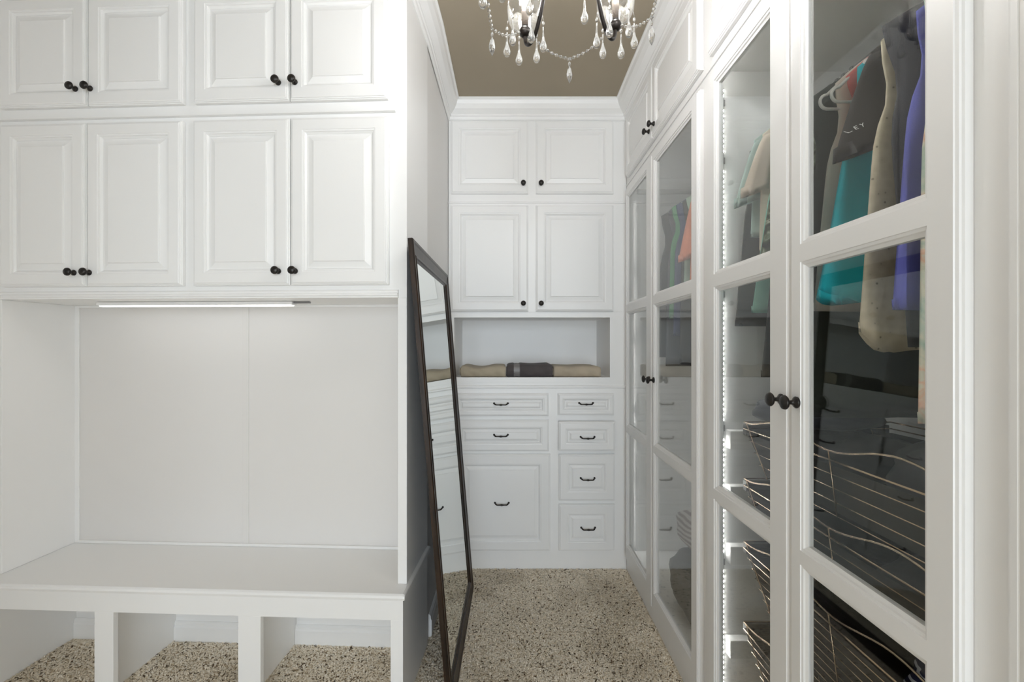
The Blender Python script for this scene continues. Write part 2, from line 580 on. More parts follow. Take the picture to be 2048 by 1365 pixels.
# ------------------------------------------------------------------ bench unit (frame FL: x to the right, y into the unit)
UD = 0.325
def bench_wall_cabinet(x0, x1, z0, z1, doors, zd, label, strip=None):
    t = thing('wall_cabinet', ((x0 + x1) / 2, UD / 2, z0), FL, label, 'cabinet')
    mb = MB(); mb.box(x0, x1, 0, UD, z0, z1)
    part('body', mb, 'white', t)
    for (d0, d1, kx, kz) in doors:
        panel_front(t, 'door', d0, d1, zd[0], zd[1], -0.0005, knob=(kx, kz))
    for (s0, s1, prof) in (strip or []):
        mb = MB()
        mb.loft([[(s0, -o, z) for o, z in prof], [(s1, -o, z) for o, z in prof]], True, True, True)
        part('moulding', mb, 'white', t)
    return t
SPL = -0.819
zt, zb = 2.184, 1.493
bead_p = [(0, 2.174), (0.010, 2.174), (0.0135, 2.177), (0.0135, 2.183), (0.010, 2.187), (0.006, 2.188), (0.006, 2.196), (0, 2.196)]
beadA = [(o, min(z, zt)) for o, z in bead_p]
low_p = [(0, 1.493), (0.012, 1.493), (0.012, 1.498), (0.016, 1.501), (0.016, 1.507), (0.011, 1.511), (0.011, 1.517), (0.007, 1.521), (0, 1.523)]
bead2 = [(0, 2.1741), (0.008, 2.1741), (0.0135, 2.176), (0.0135, 2.182), (0.009, 2.184), (0, 2.184)]
bench_wall_cabinet(-1.615, SPL, zt, CEIL - 0.001, [(-1.560, -1.2125, -1.250, 2.279), (-1.2085, -0.840, -1.192, 2.279)], (2.219, 2.630),
                   'shorter white cabinet over the bench away from the mirror, under the crown moulding')
bench_wall_cabinet(SPL, 0.0, zt, CEIL - 0.001, [(-0.797, -0.4335, -0.470, 2.282), (-0.430, -0.068, -0.408, 2.282)], (2.219, 2.630),
                   'shorter white cabinet under the crown moulding at the mirror end of the bench unit')
bench_wall_cabinet(-1.615, SPL, zb, zt, [(-1.557, -1.2165, -1.256, 1.590), (-1.2125, -0.842, -1.196, 1.590)], (1.540, 2.155),
                   'tall white wall cabinet directly above the bench alcove, away from the mirror',
                   [(-1.6149, SPL - 0.0002, bead2), (-1.6149, SPL - 0.0002, low_p)])
bench_wall_cabinet(SPL, 0.0, zb, zt, [(-0.800, -0.4315, -0.470, 1.590), (-0.4280, -0.064, -0.407, 1.590)], (1.540, 2.155),
                   'tall white wall cabinet directly above the bench alcove at the mirror end',
                   [(SPL + 0.0002, -0.040, bead2), (SPL + 0.0002, -0.030, low_p)])

# alcove between bench and cabinets
BT = 0.440
t = thing('bench_alcove', (-0.80, 0.16, BT), FL, 'white panelled alcove with two back boards standing on the bench', 'alcove')
mb = MB(); mb.bbox(-0.034, 0.0, 0.0, UD, BT, zb, 0.0015); part('side_panel', mb, 'white', t)
mb = MB(); mb.bbox(-1.615, -1.572, 0.0, UD, BT, zb, 0.0015); part('side_panel', mb, 'white', t)
mb = MB(); mb.box(-1.572, -0.794, 0.285, UD, BT, zb); part('back_panel', mb, 'panelwarm', t)
mb = MB(); mb.box(-0.790, -0.034, 0.285, UD, BT, zb); part('back_panel', mb, 'panelwarm', t)
mb = MB(); mb.bbox(-0.807, -0.778, 0.281, 0.285, BT, zb, 0.001); part('batten', mb, 'panelwarm', t)
mb = MB(); mb.bbox(-1.572, -1.552, 0.279, 0.285, BT, zb, 0.0015); part('corner_moulding', mb, 'white', t)
mb = MB(); mb.bbox(-1.552, -0.034, 0.277, 0.285, BT, BT + 0.012, 0.0015); part('base_moulding', mb, 'white', t)
mb = MB(); mb.bbox(-1.552, -0.034, 0.277, 0.285, zb - 0.010, zb, 0.0015); part('top_moulding', mb, 'white', t)

# light bar under the cabinets
t = thing('light_bar', (-0.88, 0.13, zb - 0.016), FL, 'lit slim light bar fixed under the cabinets above the bench', 'light')
mb = MB(); mb.bbox(-1.300, -0.490, 0.105, 0.145, zb - 0.014, zb - 0.001, 0.002); part('housing', mb, 'white', t)
mb = MB(); mb.bbox(-1.292, -0.498, 0.111, 0.139, zb - 0.018, zb - 0.0142, 0.0012); part('diffuser', mb, 'bar', t, label='glowing white diffuser')
mb = MB(); mb.bbox(-0.490, -0.425, 0.117, 0.130, zb - 0.008, zb - 0.001, 0.001)
part('plug', mb, 'metalgrey', t)

# bench seat and base
mb = MB()
ns = [(-0.085, BT - 0.027), (-0.0935, BT - 0.022), (-0.097, BT - 0.013), (-0.0945, BT - 0.005), (-0.088, BT - 0.0005), (0.3245, BT - 0.0005), (0.3245, BT - 0.027)]
ns = [(y + 0.022, z) for y, z in ns[:5]] + ns[5:]
rows = []
for x, k in ((-1.640, 1), (0.004, 1), (0.0095, 0.8), (0.0125, 0.4), (0.0125, 0.0)):
    zc = BT - 0.0135
    rows.append([(x, y, zc + (z - zc) * (0.35 + 0.65 * k)) for y, z in ns])
mb.loft(rows, True, True, True)
BB = BT - 0.0272
t = thing('bench', (-0.8, 0.14, 0), FL, 'long white bench with a rounded seat edge over open shoe cubbies', 'bench')
part('seat', mb, 'white', t)
yb = -0.050
mb = MB(); mb.box(-1.64, 0.0, yb, yb + 0.02, 0.336, BB); part('apron', mb, 'white', t)
mb = MB(); mb.box(-1.64, -0.0201, yb + 0.0201, UD, 0.356, 0.374); part('top_board', mb, 'white', t)
for (s0, s1) in ((-1.151, -1.078), (-0.606, -0.522), (-0.045, 0.0)):
    mb = MB(); mb.bbox(s0, s1, yb, yb + 0.02, 0, 0.336, 0.001); part('front_stile', mb, 'white', t)
for s in (-1.115, -0.564):
    mb = MB(); mb.box(s - 0.036, s - 0.018, yb + 0.0201, UD, 0, 0.3559); part('divider', mb, 'white', t)
mb = MB(); mb.box(-0.020, -0.0005, yb + 0.0201, UD, 0, BB); part('end_panel', mb, 'white', t)
mb = MB(); mb.box(-1.64, -1.60, yb, UD, 0, 0.3358); part('end_panel', mb, 'white', t)
for (s0, s1) in ((-1.599, -1.152), (-1.132, -0.601), (-0.581, -0.021)):
    mb = MB(); mb.box(s0, s1, UD - 0.012, UD, 0.0, 0.3555); part('back_board', mb, 'white', t)
    mb = MB(); mb.loft([[(s0, UD - 0.0121 - o, z * 0.85) for o, z in bp], [(s1, UD - 0.0121 - o, z * 0.85) for o, z in bp]], True, True, True)
    part('skirting', mb, 'white', t)

# ------------------------------------------------------------------ end wall (frame FB)
YF = 2.70
xl, xr = -0.378, 0.6665
def end_cabinet(z0, z1, zd, label, kz):
    t = thing('wall_cabinet', ((xl + xr) / 2, YF + 0.2, z0), FB, label, 'cabinet')
    mb = MB(); mb.box(xl, xr, YF, YF + 0.45, z0, z1); part('body', mb, 'white', t)
    panel_front(t, 'door', -0.362, 0.089, zd[0], zd[1], YF - 0.0005, knob=(0.060, kz))
    panel_front(t, 'door', 0.134, 0.587, zd[0], zd[1], YF - 0.0005, knob=(0.163, kz))
    return t
def ledge(t, z0, z1, o):
    mb = MB()
    pr = [(0, z0), (o * 0.6, z0), (o, z0 + (z1 - z0) * 0.3), (o, z0 + (z1 - z0) * 0.7), (o * 0.6, z1), (0, z1)]
    mb.loft([[(xl, YF - a, z) for a, z in pr], [(xr, YF - a, z) for a, z in pr]], True, True, True)
    part('moulding', mb, 'white', t)
end_cabinet(2.1605, CEIL - 0.001, (2.203, 2.628), 'squat white two-door cabinet under the crown moulding on the end wall', 2.256)
t = end_cabinet(1.512, 2.1600, (1.511 + 0.004, 2.135), 'tall white two-door cabinet above the towel niche', 1.560)
ledge(t, 2.148, 2.1598, 0.008)
t = thing('towel_niche', (0.14, YF + 0.2, 1.086), FB, 'open white niche holding three rolled towels', 'shelf')
mb = MB(); mb.box(xl, -0.345, YF, YF + 0.02, 1.086, 1.5118); part('front_stile', mb, 'white', t)
mb = MB(); mb.box(0.569, xr, YF, YF + 0.02, 1.086, 1.5118); part('front_stile', mb, 'white', t)
mb = MB(); mb.box(-0.345, 0.569, YF, YF + 0.02, 1.480, 1.5118); part('top_rail', mb, 'white', t)
mb = MB(); mb.box(-0.345, 0.569, YF, YF + 0.4499, 1.100, 1.128); part('shelf_board', mb, 'white', t)
mb = MB(); mb.box(-0.345, 0.569, YF, YF + 0.02, 1.086, 1.0998); part('bottom_rail', mb, 'white', t)
mb = MB(); mb.box(-0.365, -0.345, YF + 0.0201, YF + 0.45, 1.1281, 1.5118); part('side_panel', mb, 'white', t)
mb = MB(); mb.box(0.569, 0.589, YF + 0.0201, YF + 0.45, 1.1281, 1.5118); part('side_panel', mb, 'white', t)
mb = MB(); mb.box(-0.3449, 0.5689, YF + 0.43, YF + 0.45, 1.1281, 1.5118); part('back_panel', mb, 'white', t)
mb = MB(); mb.box(-0.3449, 0.5689, YF + 0.0201, YF + 0.4299, 1.485, 1.5118); part('top_board', mb, 'white', t)

t = thing('drawer_chest', (0.14, YF + 0.2, 0), FB, 'white built-in chest of raised-panel drawers with black pulls', 'drawers')
mb = MB(); mb.box(xl, xr, YF, YF + 0.45, 0, 1.0858); part('body', mb, 'white', t)
ledge(t, 1.064, 1.082, 0.010)
DR = [(-0.346, 0.208, 0.903, 1.035, 0.032, 0.022, -0.070, 0.972), (-0.346, 0.210, 0.698, 0.880, 0.045, 0.026, -0.070, 0.789),
      (-0.346, 0.218, 0.117, 0.680, 0.060, 0.030, -0.065, 0.393),
      (0.262, 0.590, 0.909, 1.035, 0.032, 0.022, 0.425, 0.974), (0.265, 0.592, 0.704, 0.874, 0.045, 0.024, 0.431, 0.780),
      (0.267, 0.594, 0.410, 0.680, 0.055, 0.026, 0.434, 0.537), (0.267, 0.594, 0.117, 0.387, 0.055, 0.026, 0.437, 0.249)]
for i, (a, b, c, d, fw, sl, px, pz) in enumerate(DR):
    yy = YF - 0.0005 - (0.016 if i == 4 else 0.0)
    dr = panel_front(t, 'drawer', a, b, c, d, yy, fw, sl, pull=(px, pz))
    if i == 4:
        mb = MB(); mb.box(a + 0.02, b - 0.02, yy, YF - 0.0003, c + 0.012, d - 0.02); part('drawer_box', mb, 'white', dr)

# towels on the niche shelf
def towel(x0, x1, y0, y1, z0, h, mat, label, seed, dip=0.0, band=None, bump=None):
    rnd = random.Random(seed)
    t = thing('towel', ((x0 + x1) / 2, (y0 + y1) / 2, z0), FB, label, 'towel', None)
    rows = []
    N = 30
    ph = rnd.uniform(0, 6)
    for i in range(N + 1):
        s = i / N
        x = x0 + (x1 - x0) * s
        e = min(s, 1 - s)
        sh = 1 - 0.10 * max(0, 1 - e / 0.05) ** 2
        hh = h * sh * (1 - dip * math.sin(PI * min(1, s / 0.8)) ** 2 + 0.025 * math.sin(9 * s + ph)) + (bump(s) if bump else 0)
        row = []
        r = 0.5 * h * 0.82
        outline = []
        for k in range(9):
            a = -PI / 2 - PI * k / 8
            outline.append((y0 + r + r * math.cos(a), 0.5 + 0.5 * math.sin(a)))
        outline += [(y1 - 0.01, 1.0), (y1, 0.85), (y1, 0.12), (y1 - 0.01, 0.0)]
        for (y, zz) in outline:
            wob = 0.0025 * math.sin(23 * s + 5 * zz + ph) + 0.002 * math.sin(11 * s - 7 * zz)
            row.append((x + (0.004 * math.sin(14 * y + ph) if e == 0 else 0), y + wob, z0 + 0.0006 + zz * hh))
        rows.append(row)
    mb = MB(); mb.loft(rows, True, True, True)
    part('fold', mb, mat, t, True)
    # folded inner layers at both ends
    for s in (0, 1):
        xe = x0 - 0.0015 if s == 0 else x1 + 0.0015
        mb = MB()
        pts = []
        for k in range(46):
            a = k / 45 * 2.1 * 2 * PI
            rr = h * 0.40 * (1 - 0.36 * k / 45 * 1.6)
            pts.append((xe, y0 + h * 0.42 + rr * math.cos(a) * 1.0, z0 + h * 0.46 + rr * math.sin(a) * 0.95))
        mb.tube(pts, 0.0022, 5)
        part('rolled_edge', mb, mat, t, True)
    if band:
        mb = MB()
        rws = []
        for i in range(5):
            s = band[0] + (band[1] - band[0]) * i / 4
            x = x0 + (x1 - x0) * s
            r = 0.5 * h * 0.82
            rws.append([(x, y0 + r + (r + 0.004) * math.cos(-PI / 2 - PI * k / 10), z0 + 0.002 + h * (0.5 + 0.53 * math.sin(-PI / 2 - PI * k / 10) * (1 if k > 1 else 0.97))) for k in range(11)])
        mb.loft(rws, False)
        part('woven_band', mb, M['band'], t, True, label='smooth lighter woven band')
    return t
M['tan1'] = fabric('tan_terry', (0.42, 0.365, 0.275))
M['tan2'] = fabric('sand_terry', (0.455, 0.39, 0.30))
M['charcoal_terry'] = fabric('charcoal_terry', (0.085, 0.075, 0.076))
M['band'] = plain('satin_band', (0.20, 0.19, 0.19), 0.4)
NZ = 1.1285
towel(-0.312, -0.047, YF + 0.012, YF + 0.30, NZ, 0.066, 'tan1', 'tan rolled towel sagging in the middle, next to the mirror', 1, 0.16)
towel(-0.037, 0.232, YF + 0.010, YF + 0.30, NZ, 0.074, 'charcoal_terry', 'charcoal grey rolled towel with a smooth woven band', 2, 0.0, (0.155, 0.285),
      lambda s: (-0.004 if 0.16 < s < 0.29 else 0.0))
towel(0.238, 0.515, YF + 0.012, YF + 0.30, NZ, 0.064, 'tan2', 'evenly rolled tan towel at the wardrobe end of the niche', 3, 0.0)

# ------------------------------------------------------------------ leaning floor mirror
def floor_mirror():
    W, Lm, fw, th = 0.868, 1.700, 0.072, 0.020
    fr = Matrix.Translation((-0.212, 1.622, 0.004)) @ Matrix.Rotation(R(90), 4, 'Z') @ Matrix.Rotation(-math.atan2(0.140, 1.695), 4, 'X')
    t = thing('floor_mirror', (0, 0, 0), fr, 'tall dark wood framed mirror leaning against the wall on the carpet', 'mirror')
    prof = [(0.0, th), (0.0, 0.004), (0.003, 0.0), (0.012, 0.0), (0.018, 0.003), (0.050, 0.0075), (0.054, 0.0045), (0.060, 0.0045), (0.063, 0.009), (fw, 0.0125), (fw, th)]
    def rail(name, pts):
        mb = MB()
        rows = [[((a[0] + (b[0]) * o), y, (a[1] + b[1] * o)) for o, y in prof] for a, b in pts]
        mb.loft(rows, True, True, True)
        part(name, mb, 'wood', t)
    rail('stile', [((0, 0), (1, 1)), ((0, Lm), (1, -1))])
    rail('stile', [((W, Lm), (-1, -1)), ((W, 0), (-1, 1))])
    rail('rail', [((0, Lm), (1, -1)), ((W, Lm), (-1, -1))])
    rail('rail', [((W, 0), (-1, 1)), ((0, 0), (1, 1))])
    mb = MB(); mb.box(fw - 0.004, W - fw + 0.004, 0.0130, 0.0165, fw - 0.004, Lm - fw + 0.004); part('mirror_glass', mb, 'mirror', t)
    mb = MB(); mb.box(0.01, W - 0.01, 0.0170, th - 0.0005, 0.01, Lm - 0.01); part('backing', mb, 'runner', t)
floor_mirror()

# ------------------------------------------------------------------ wardrobes (frame FR: x = -Y, y = X)
XF = 0.667            # face frame plane; doors stand 22 mm proud
GTH = 0.022
XB = 1.25
def glass_door(root, Yfar, Ynear, gfar, gnear, knobY, kz):
    x0, x1, g0, g1 = -Yfar, -Ynear, -gfar, -gnear
    z0, z1 = 0.090, 2.212
    f = XF - GTH
    zs = [(0.190, 0.812), (0.872, 1.492), (1.560, 2.155)]
    mb = MB()
    b = XF - 0.0006
    o = 0.006
    # outer edge, stepped like the solid doors
    mb.rings((x0, x1, z0, z1), [(0, b), (0, f + 0.009), (0.003, f + 0.007), (0.0035, f + 0.0035), (0.008, f + 0.002), (0.009, f)], False)
    xs = [x0 + 0.009, g0 - 0.014, g1 + 0.014, x1 - 0.009]
    zz = [z0 + 0.009] + [q for (a, c) in zs for q in (a - 0.014, c + 0.014)] + [z1 - 0.009]
    def face(xa, xb, za, zc):
        mb.add([(xa, f, za), (xb, f, za), (xb, f, zc), (xa, f, zc)], [(0, 1, 2, 3)])
    face(xs[0], xs[1], zz[0], zz[-1]); face(xs[2], xs[3], zz[0], zz[-1])
    for i in range(0, len(zz), 2):
        face(xs[1], xs[2], zz[i], zz[i + 1])
    for (a, c) in zs:
        mb.rings((g0 - 0.014, g1 + 0.014, a - 0.014, c + 0.014), [(0, f), (0.001, f + 0.0025), (0.006, f + 0.0035), (0.008, f + 0.007), (0.014, f + 0.010), (0.014, b)], False)
    # back of the door
    xs[0], xs[1], xs[2], xs[3] = x0, g0, g1, x1
    zz = [z0] + [q for (a, c) in zs for q in (a, c)] + [z1]
    def back(xa, xb, za, zc):
        mb.add([(xa, b, za), (xb, b, za), (xb, b, zc), (xa, b, zc)], [(3, 2, 1, 0)])
    back(xs[0], xs[1], zz[0], zz[-1]); back(xs[2], xs[3], zz[0], zz[-1])
    for i in range(0, len(zz), 2):
        back(xs[1], xs[2], zz[i], zz[i + 1])
    d = part('glass_door', mb, 'white', root)
    for (a, c) in zs:
        g = MB(); g.box(g0 - 0.003, g1 + 0.003, f + 0.0125, f + 0.0155, a - 0.003, c + 0.003)
        part('glass_pane', g, 'glass', d)
    shared('knob', BIGKNOB, (-knobY, f, kz), d)
    return d

def wardrobe(name, Yn, Yf, on, of, label):
    """Carcass from Yn (near) to Yf (far) with a door opening on..of."""
    t = thing(name, (-(Yn + Yf) / 2, 0.95, 0), FR, label, 'wardrobe')
    fy0, fy1 = XF, XF + 0.019
    mb = MB(); mb.box(-Yf, -of, fy0, fy1, 0, 2.2448); part('front_stile', mb, 'white', t)
    mb = MB(); mb.box(-on, -Yn, fy0, fy1, 0, 2.2448); part('front_stile', mb, 'white', t)
    mb = MB(); mb.box(-of, -on, fy0, fy1, 2.185, 2.2448); part('top_rail', mb, 'white', t)
    mb = MB(); mb.box(-of, -on, fy0, fy1, 0, 0.118); part('base_rail', mb, 'white', t)
    yb = fy1 + 0.0002
    mb = MB(); mb.box(-Yf, -Yf + 0.019, yb, XB, 0, 2.2448); part('side_panel', mb, 'inner', t)
    mb = MB(); mb.box(-Yn - 0.019, -Yn, yb, XB, 0, 2.2448); part('side_panel', mb, 'inner', t)
    mb = MB(); mb.box(-Yf + 0.0192, -Yn - 0.0192, XB - 0.015, XB, 0.12, 2.225); part('back_panel', mb, 'inner', t)
    mb = MB(); mb.box(-Yf + 0.0192, -Yn - 0.0192, yb, XB - 0.0002, 2.2255, 2.2448); part('top_board', mb, 'inner', t)
    mb = MB(); mb.box(-Yf + 0.0192, -Yn - 0.0192, yb, XB - 0.0002, 0.095, 0.1178); part('floor_board', mb, 'inner', t)
    mb = MB(); mb.tube([(-Yf + 0.0195, 0.955, 2.085), (-Yn - 0.0195, 0.955, 2.085)], 0.0135, 14); part('hanging_rod', mb, 'chrome', t, True)
    return t

WA = wardrobe('glass_wardrobe', 1.5432, 2.697, 1.64, 2.610, 'glass-front white wardrobe beside the chest of drawers, with a salmon shirt inside')
glass_door(WA, 2.640, 2.142, 2.600, 2.240, 2.175, 1.158)
glass_door(WA, 2.138, 1.606, 2.095, 1.678, 2.105, 1.158)
WB = wardrobe('glass_wardrobe', 0.600, 1.5430, 0.705, 1.500, 'glass-front white wardrobe filled with shirts above gold wire baskets')
glass_door(WB, 1.533, 1.0770, 1.464, 1.168, 1.104, 1.189)
glass_door(WB, 1.0735, 0.6655, 1.020, 0.731, 1.045, 1.189)

def top_cabinet(Yn, Yf, doors, label):
    t = thing('wall_cabinet', (-(Yn + Yf) / 2, 0.95, 2.2455), FR, label, 'cabinet')
    mb = MB(); mb.box(-Yf, -Yn, XF, XB, 2.2455, CEIL - 0.001); part('body', mb, 'white', t)
    mb = MB(); mb.bbox(-Yf, -Yn, XF - 0.005, XF - 0.0002, 2.2457, 2.254, 0.0012); part('moulding', mb, 'white', t)
    for (a, b, k) in doors:
        panel_front(t, 'door', -a, -b, 2.280, 2.627, XF - 0.0005, knob=(-k, 2.330) if k else None, th=0.022)
    return t
top_cabinet(1.5432, 2.697, [(2.640, 2.142, 2.178), (2.138, 1.606, 2.100)], 'white overhead cabinet above the wardrobe with the salmon shirt')
top_cabinet(0.600, 1.5430, [(1.533, 1.0770, 1.110), (1.0735, 0.6655, 1.040)], 'white overhead cabinet above the wardrobe with the wire baskets')
t = thing('end_pilaster', (-0.45, 0.95, 0), FR, 'white fluted end panel beside the wardrobe with wire baskets', 'panel')
mb = MB(); mb.box(-0.5998, -0.10, XF, XB, 0, CEIL - 0.001); part('body', mb, 'white', t)
pr = [(0.0, 0.0), (0.0, 0.012), (0.004, 0.016), (0.012, 0.016), (0.014, 0.012), (0.018, 0.012), (0.020, 0.017), (0.032, 0.017), (0.034, 0.013), (0.038, 0.013), (0.041, 0.017), (0.075, 0.017), (0.080, 0.012), (0.080, 0.0)]
mb = MB(); mb.loft([[(-0.614 + a, XF - 0.0003 - o * 0.45, z) for a, o in pr] for z in (0, 2.62)], True, True, True); part('fluted_casing', mb, 'white', t)

# LED tapes
def led_strip(p0, p1, nrm, side, label, gaps=()):
    """p0..p1 in FR coordinates; nrm points away from the surface it is stuck to, side across the tape."""
    p0, p1, nrm, side = Vector(p0), Vector(p1), Vector(nrm), Vector(side)
    t = thing('led_strip', tuple(p0), FR, label, 'light')
    def slab(mb, a, b, w, h0, h1):
        vs = []
        for p in (a, b):
            vs += [p - side * w + nrm * h0, p + side * w + nrm * h0, p + side * w + nrm * h1, p - side * w + nrm * h1]
        mb.add(vs, [(0, 1, 2, 3), (7, 6, 5, 4), (0, 4, 5, 1), (1, 5, 6, 2), (2, 6, 7, 3), (3, 7, 4, 0)])
    mb = MB(); slab(mb, p0, p1, 0.004, 0.0004, 0.0012); part('tape', mb, 'tape', t)
    d = p1 - p0
    n = int(d.length / 0.0167)
    mb = MB()
    dn = d.normalized()
    for i in range(n):
        s = (i + 0.5) / n
        if any(abs(s - g) < 0.012 for g in gaps): continue
        c = p0 + d * s
        slab(mb, c - dn * 0.0026, c + dn * 0.0026, 0.0024, 0.0012, 0.0030)
    part('diodes', mb, 'led', t, kind='stuff')
    for g in gaps:
        c = p0 + d * g
        mb = MB(); slab(mb, c - dn * 0.010, c + dn * 0.010, 0.0055, 0.0005, 0.0045); part('connector', mb, 'metalgrey', t)
yB = 1.5238
led_strip((-yB + 0.0002, 0.695, 0.16), (-yB + 0.0002, 0.695, 2.17), (1, 0, 0), (0, 1, 0), 'upright LED tape on the side wall above the wire baskets', (0.22, 0.44, 0.66, 0.88, 0.975))
led_strip((-1.50, 0.695, 2.2252), (-0.66, 0.695, 2.2252), (0, 0, -1), (0, 1, 0), 'LED tape along the top inside of the basket wardrobe')
led_strip((-2.6775, 0.694, 0.15), (-2.6775, 0.694, 2.15), (1, 0, 0), (0, 1, 0), 'upright LED tape inside the wardrobe next to the chest of drawers', (0.2, 0.4, 0.6, 0.8))

led_strip((-1.5626, 0.696, 0.15), (-1.5626, 0.696, 2.15), (-1, 0, 0), (0, 1, 0), 'added upright LED tape, out of sight on the partition side of the salmon shirt wardrobe', (0.2, 0.4, 0.6, 0.8))  # hidden tape added to brighten the corridor through the glass doors
led_strip((-0.6196, 0.696, 0.15), (-0.6196, 0.696, 2.15), (-1, 0, 0), (0, 1, 0), 'added upright LED tape, out of sight behind the fluted end panel in the basket wardrobe', (0.2, 0.4, 0.6, 0.8))  # also added out of view, for more light on the corridor

# white cleats that carry the basket runners
for z in (1.015, 0.835, 0.640, 0.335):
    mb = MB(); mb.bbox(-1.5236, -1.4900, 0.705, 1.20, z - 0.035, z + 0.025, 0.002); part('runner_cleat', mb, 'inner', WB)

# ------------------------------------------------------------------ wire baskets
def basket(rz, depth, nw, label):
    ya, yc = 0.715, 1.17
    xa, xb = -1.425, -0.660
    t = thing('wire_basket', ((xa + xb) / 2, (ya + yc) / 2, rz - depth), FR, label, 'basket', None)
    def wave(x):
        return 0.020 + 0.030 * math.sin(PI * (x + 1.04) / 0.37) ** 2
    mb = MB()
    pts = [(xa + (xb - xa) * i / 30, ya, rz + wave(xa + (xb - xa) * i / 30)) for i in range(31)]
    pts += [(xb, ya + (yc - ya) * i / 8, rz + wave(xb)) for i in range(1, 9)]
    pts += [(xb + (xa - xb) * i / 10, yc, rz + wave(xb)) for i in range(1, 11)]
    pts += [(xa, yc + (ya - yc) * i / 8, rz + wave(xa)) for i in range(1, 8)]
    mb.tube(pts, 0.0024, 6, False, True)
    part('rim', mb, 'gold', t, True)
    mb = MB()
    for k in range(nw + 1):
        f = k / nw
        z = rz - depth * f
        i = 0.10 * f * depth / 0.16
        r = 0.0020 if k == 0 else 0.0012
        mb.tube([(xa + i, ya + i * 0.25, z), (xb - i, ya + i * 0.25, z), (xb - i, yc - i * 0.3, z), (xa + i, yc - i * 0.3, z)], r, 5, False, True)
    ii = 0.10 * depth / 0.16
    for x in (xa + 0.02, -1.04, xb - 0.02):
        s = -1 if x < -1.3 else (1 if x > -0.8 else 0)
        mb.tube([(x, ya - 0.0025, rz + wave(x)), (x - s * ii, ya + ii * 0.25 - 0.0025, rz - depth)], 0.0019, 5)
    for y in (0.80, 0.90, 1.0, 1.1):
        mb.tube([(xa, y, rz + wave(xa)), (xa + ii, y, rz - depth), (xb - ii, y, rz - depth), (xb, y, rz + wave(xb))], 0.0014, 5)
    part('wire_grid', mb, 'gold', t, True, kind='stuff')
    for s in (xa - 0.026, xb + 0.004):
        mb = MB(); mb.bbox(s, s + 0.022, ya + 0.01, yc, rz - 0.022, rz + 0.010, 0.002); part('runner', mb, 'runner', t)
    # cloth liner hanging inside the wires
    mb = MB()
    rows = []
    for f in (0.0, 0.5, 1.0):
        z = rz - 0.012 - (depth - 0.018) * f
        i = ii * f + 0.006
        rows.append([(xa + i, ya + i * 0.25 + 0.004, z), (xb - i, ya + i * 0.25 + 0.004, z), (xb - i, yc - i * 0.3, z), (xa + i, yc - i * 0.3, z)])
    mb.loft(rows, True, False, True)
    part('liner', mb, M['liner'], t)
    return t
M['liner'] = fabric('dark_liner', (0.040, 0.036, 0.030), 0.2)
basket(1.060, 0.130, 4, 'uppermost gold wire basket heaped with slate blue clothes')
basket(0.885, 0.120, 4, 'second gold wire basket from the top, holding dark clothes')
basket(0.690, 0.190, 8, 'deep gold wire basket third from the top, with a navy striped top in it')
basket(0.440, 0.230, 9, 'lowest deep gold wire basket with printed and beige clothes')

def heap(x, y, z, rx, ry, rz, mat, label, seed, cat='clothes', name='folded_garment'):
    """A crumpled folded garment: flattened super-ellipsoid with creases, flat underneath."""
    rnd = random.Random(seed)
    ph = [rnd.uniform(0, 6.28) for _ in range(6)]
    rows = []
    n, m = 28, 12
    for i in range(m + 1):
        b = -PI / 2 + PI * i / m
        row = []
        for k in range(n):
            a = 2 * PI * k / n
            cb, sb = math.copysign(abs(math.cos(b)) ** 0.6, 1), math.copysign(abs(math.sin(b)) ** 0.8, math.sin(b))
            ca, sa = math.copysign(abs(math.cos(a)) ** 0.7, math.cos(a)), math.copysign(abs(math.sin(a)) ** 0.7, math.sin(a))
            w = 1 + 0.07 * math.sin(3 * a + ph[0]) + 0.05 * math.sin(5 * a + 4 * b + ph[1]) + 0.04 * math.sin(9 * a - 3 * b + ph[2])
            zz = sb * rz * (1 + 0.10 * math.sin(2 * a + ph[3]) * (sb > 0) + 0.06 * math.sin(6 * a + ph[4]) * (sb > 0))
            row.append((x + rx * ca * cb * w, y + ry * sa * cb * w, z + rz + zz))
        rows.append(row)
    mb = MB(); mb.loft(rows, True, True, True)
    return single(name, mb, mat, (x, y, z), FR, label, cat, None, True)
M['slate'] = fabric('slate_cloth', (0.085, 0.090, 0.110))
M['black_cloth'] = fabric('black_cloth', (0.018, 0.017, 0.016))
M['sage'] = fabric('sage_cloth', (0.26, 0.30, 0.24))
M['greycloth'] = fabric('grey_cloth', (0.085, 0.085, 0.088))
M['beigecloth'] = fabric('beige_cloth', (0.52, 0.43, 0.33))
M['navystripe'] = pattern('navy_stripe', [(0.0, (0.02, 0.025, 0.07)), (0.70, (0.02, 0.025, 0.07)), (0.74, (0.7, 0.7, 0.75)), (1.0, (0.7, 0.7, 0.75))], 22, 'wave', 0.8, 1.0)
M['leafprint'] = pattern('leaf_print', [(0.0, (0.62, 0.60, 0.55)), (0.24, (0.55, 0.53, 0.5)), (0.29, (0.02, 0.02, 0.02)), (1.0, (0.015, 0.015, 0.015))], 62)
M['brownbox'] = plain('kraft_card', (0.50, 0.37, 0.23), 0.8)
heap(-1.255, 0.935, 0.955, 0.115, 0.140, 0.060, M['greycloth'], 'dark grey folded garment pressed under the slate blue one', 10)
heap(-1.300, 0.865, 1.0865, 0.108, 0.150, 0.042, M['slate'], 'slate blue folded garment spilling over the rim of the uppermost wire basket', 1)
heap(-0.905, 0.955, 0.955, 0.150, 0.150, 0.080, M['greycloth'], 'dark grey folded garment lying low in the uppermost wire basket', 2)
heap(-1.21, 0.93, 0.790, 0.145, 0.165, 0.047, M['black_cloth'], 'black folded garment in the second wire basket', 3)
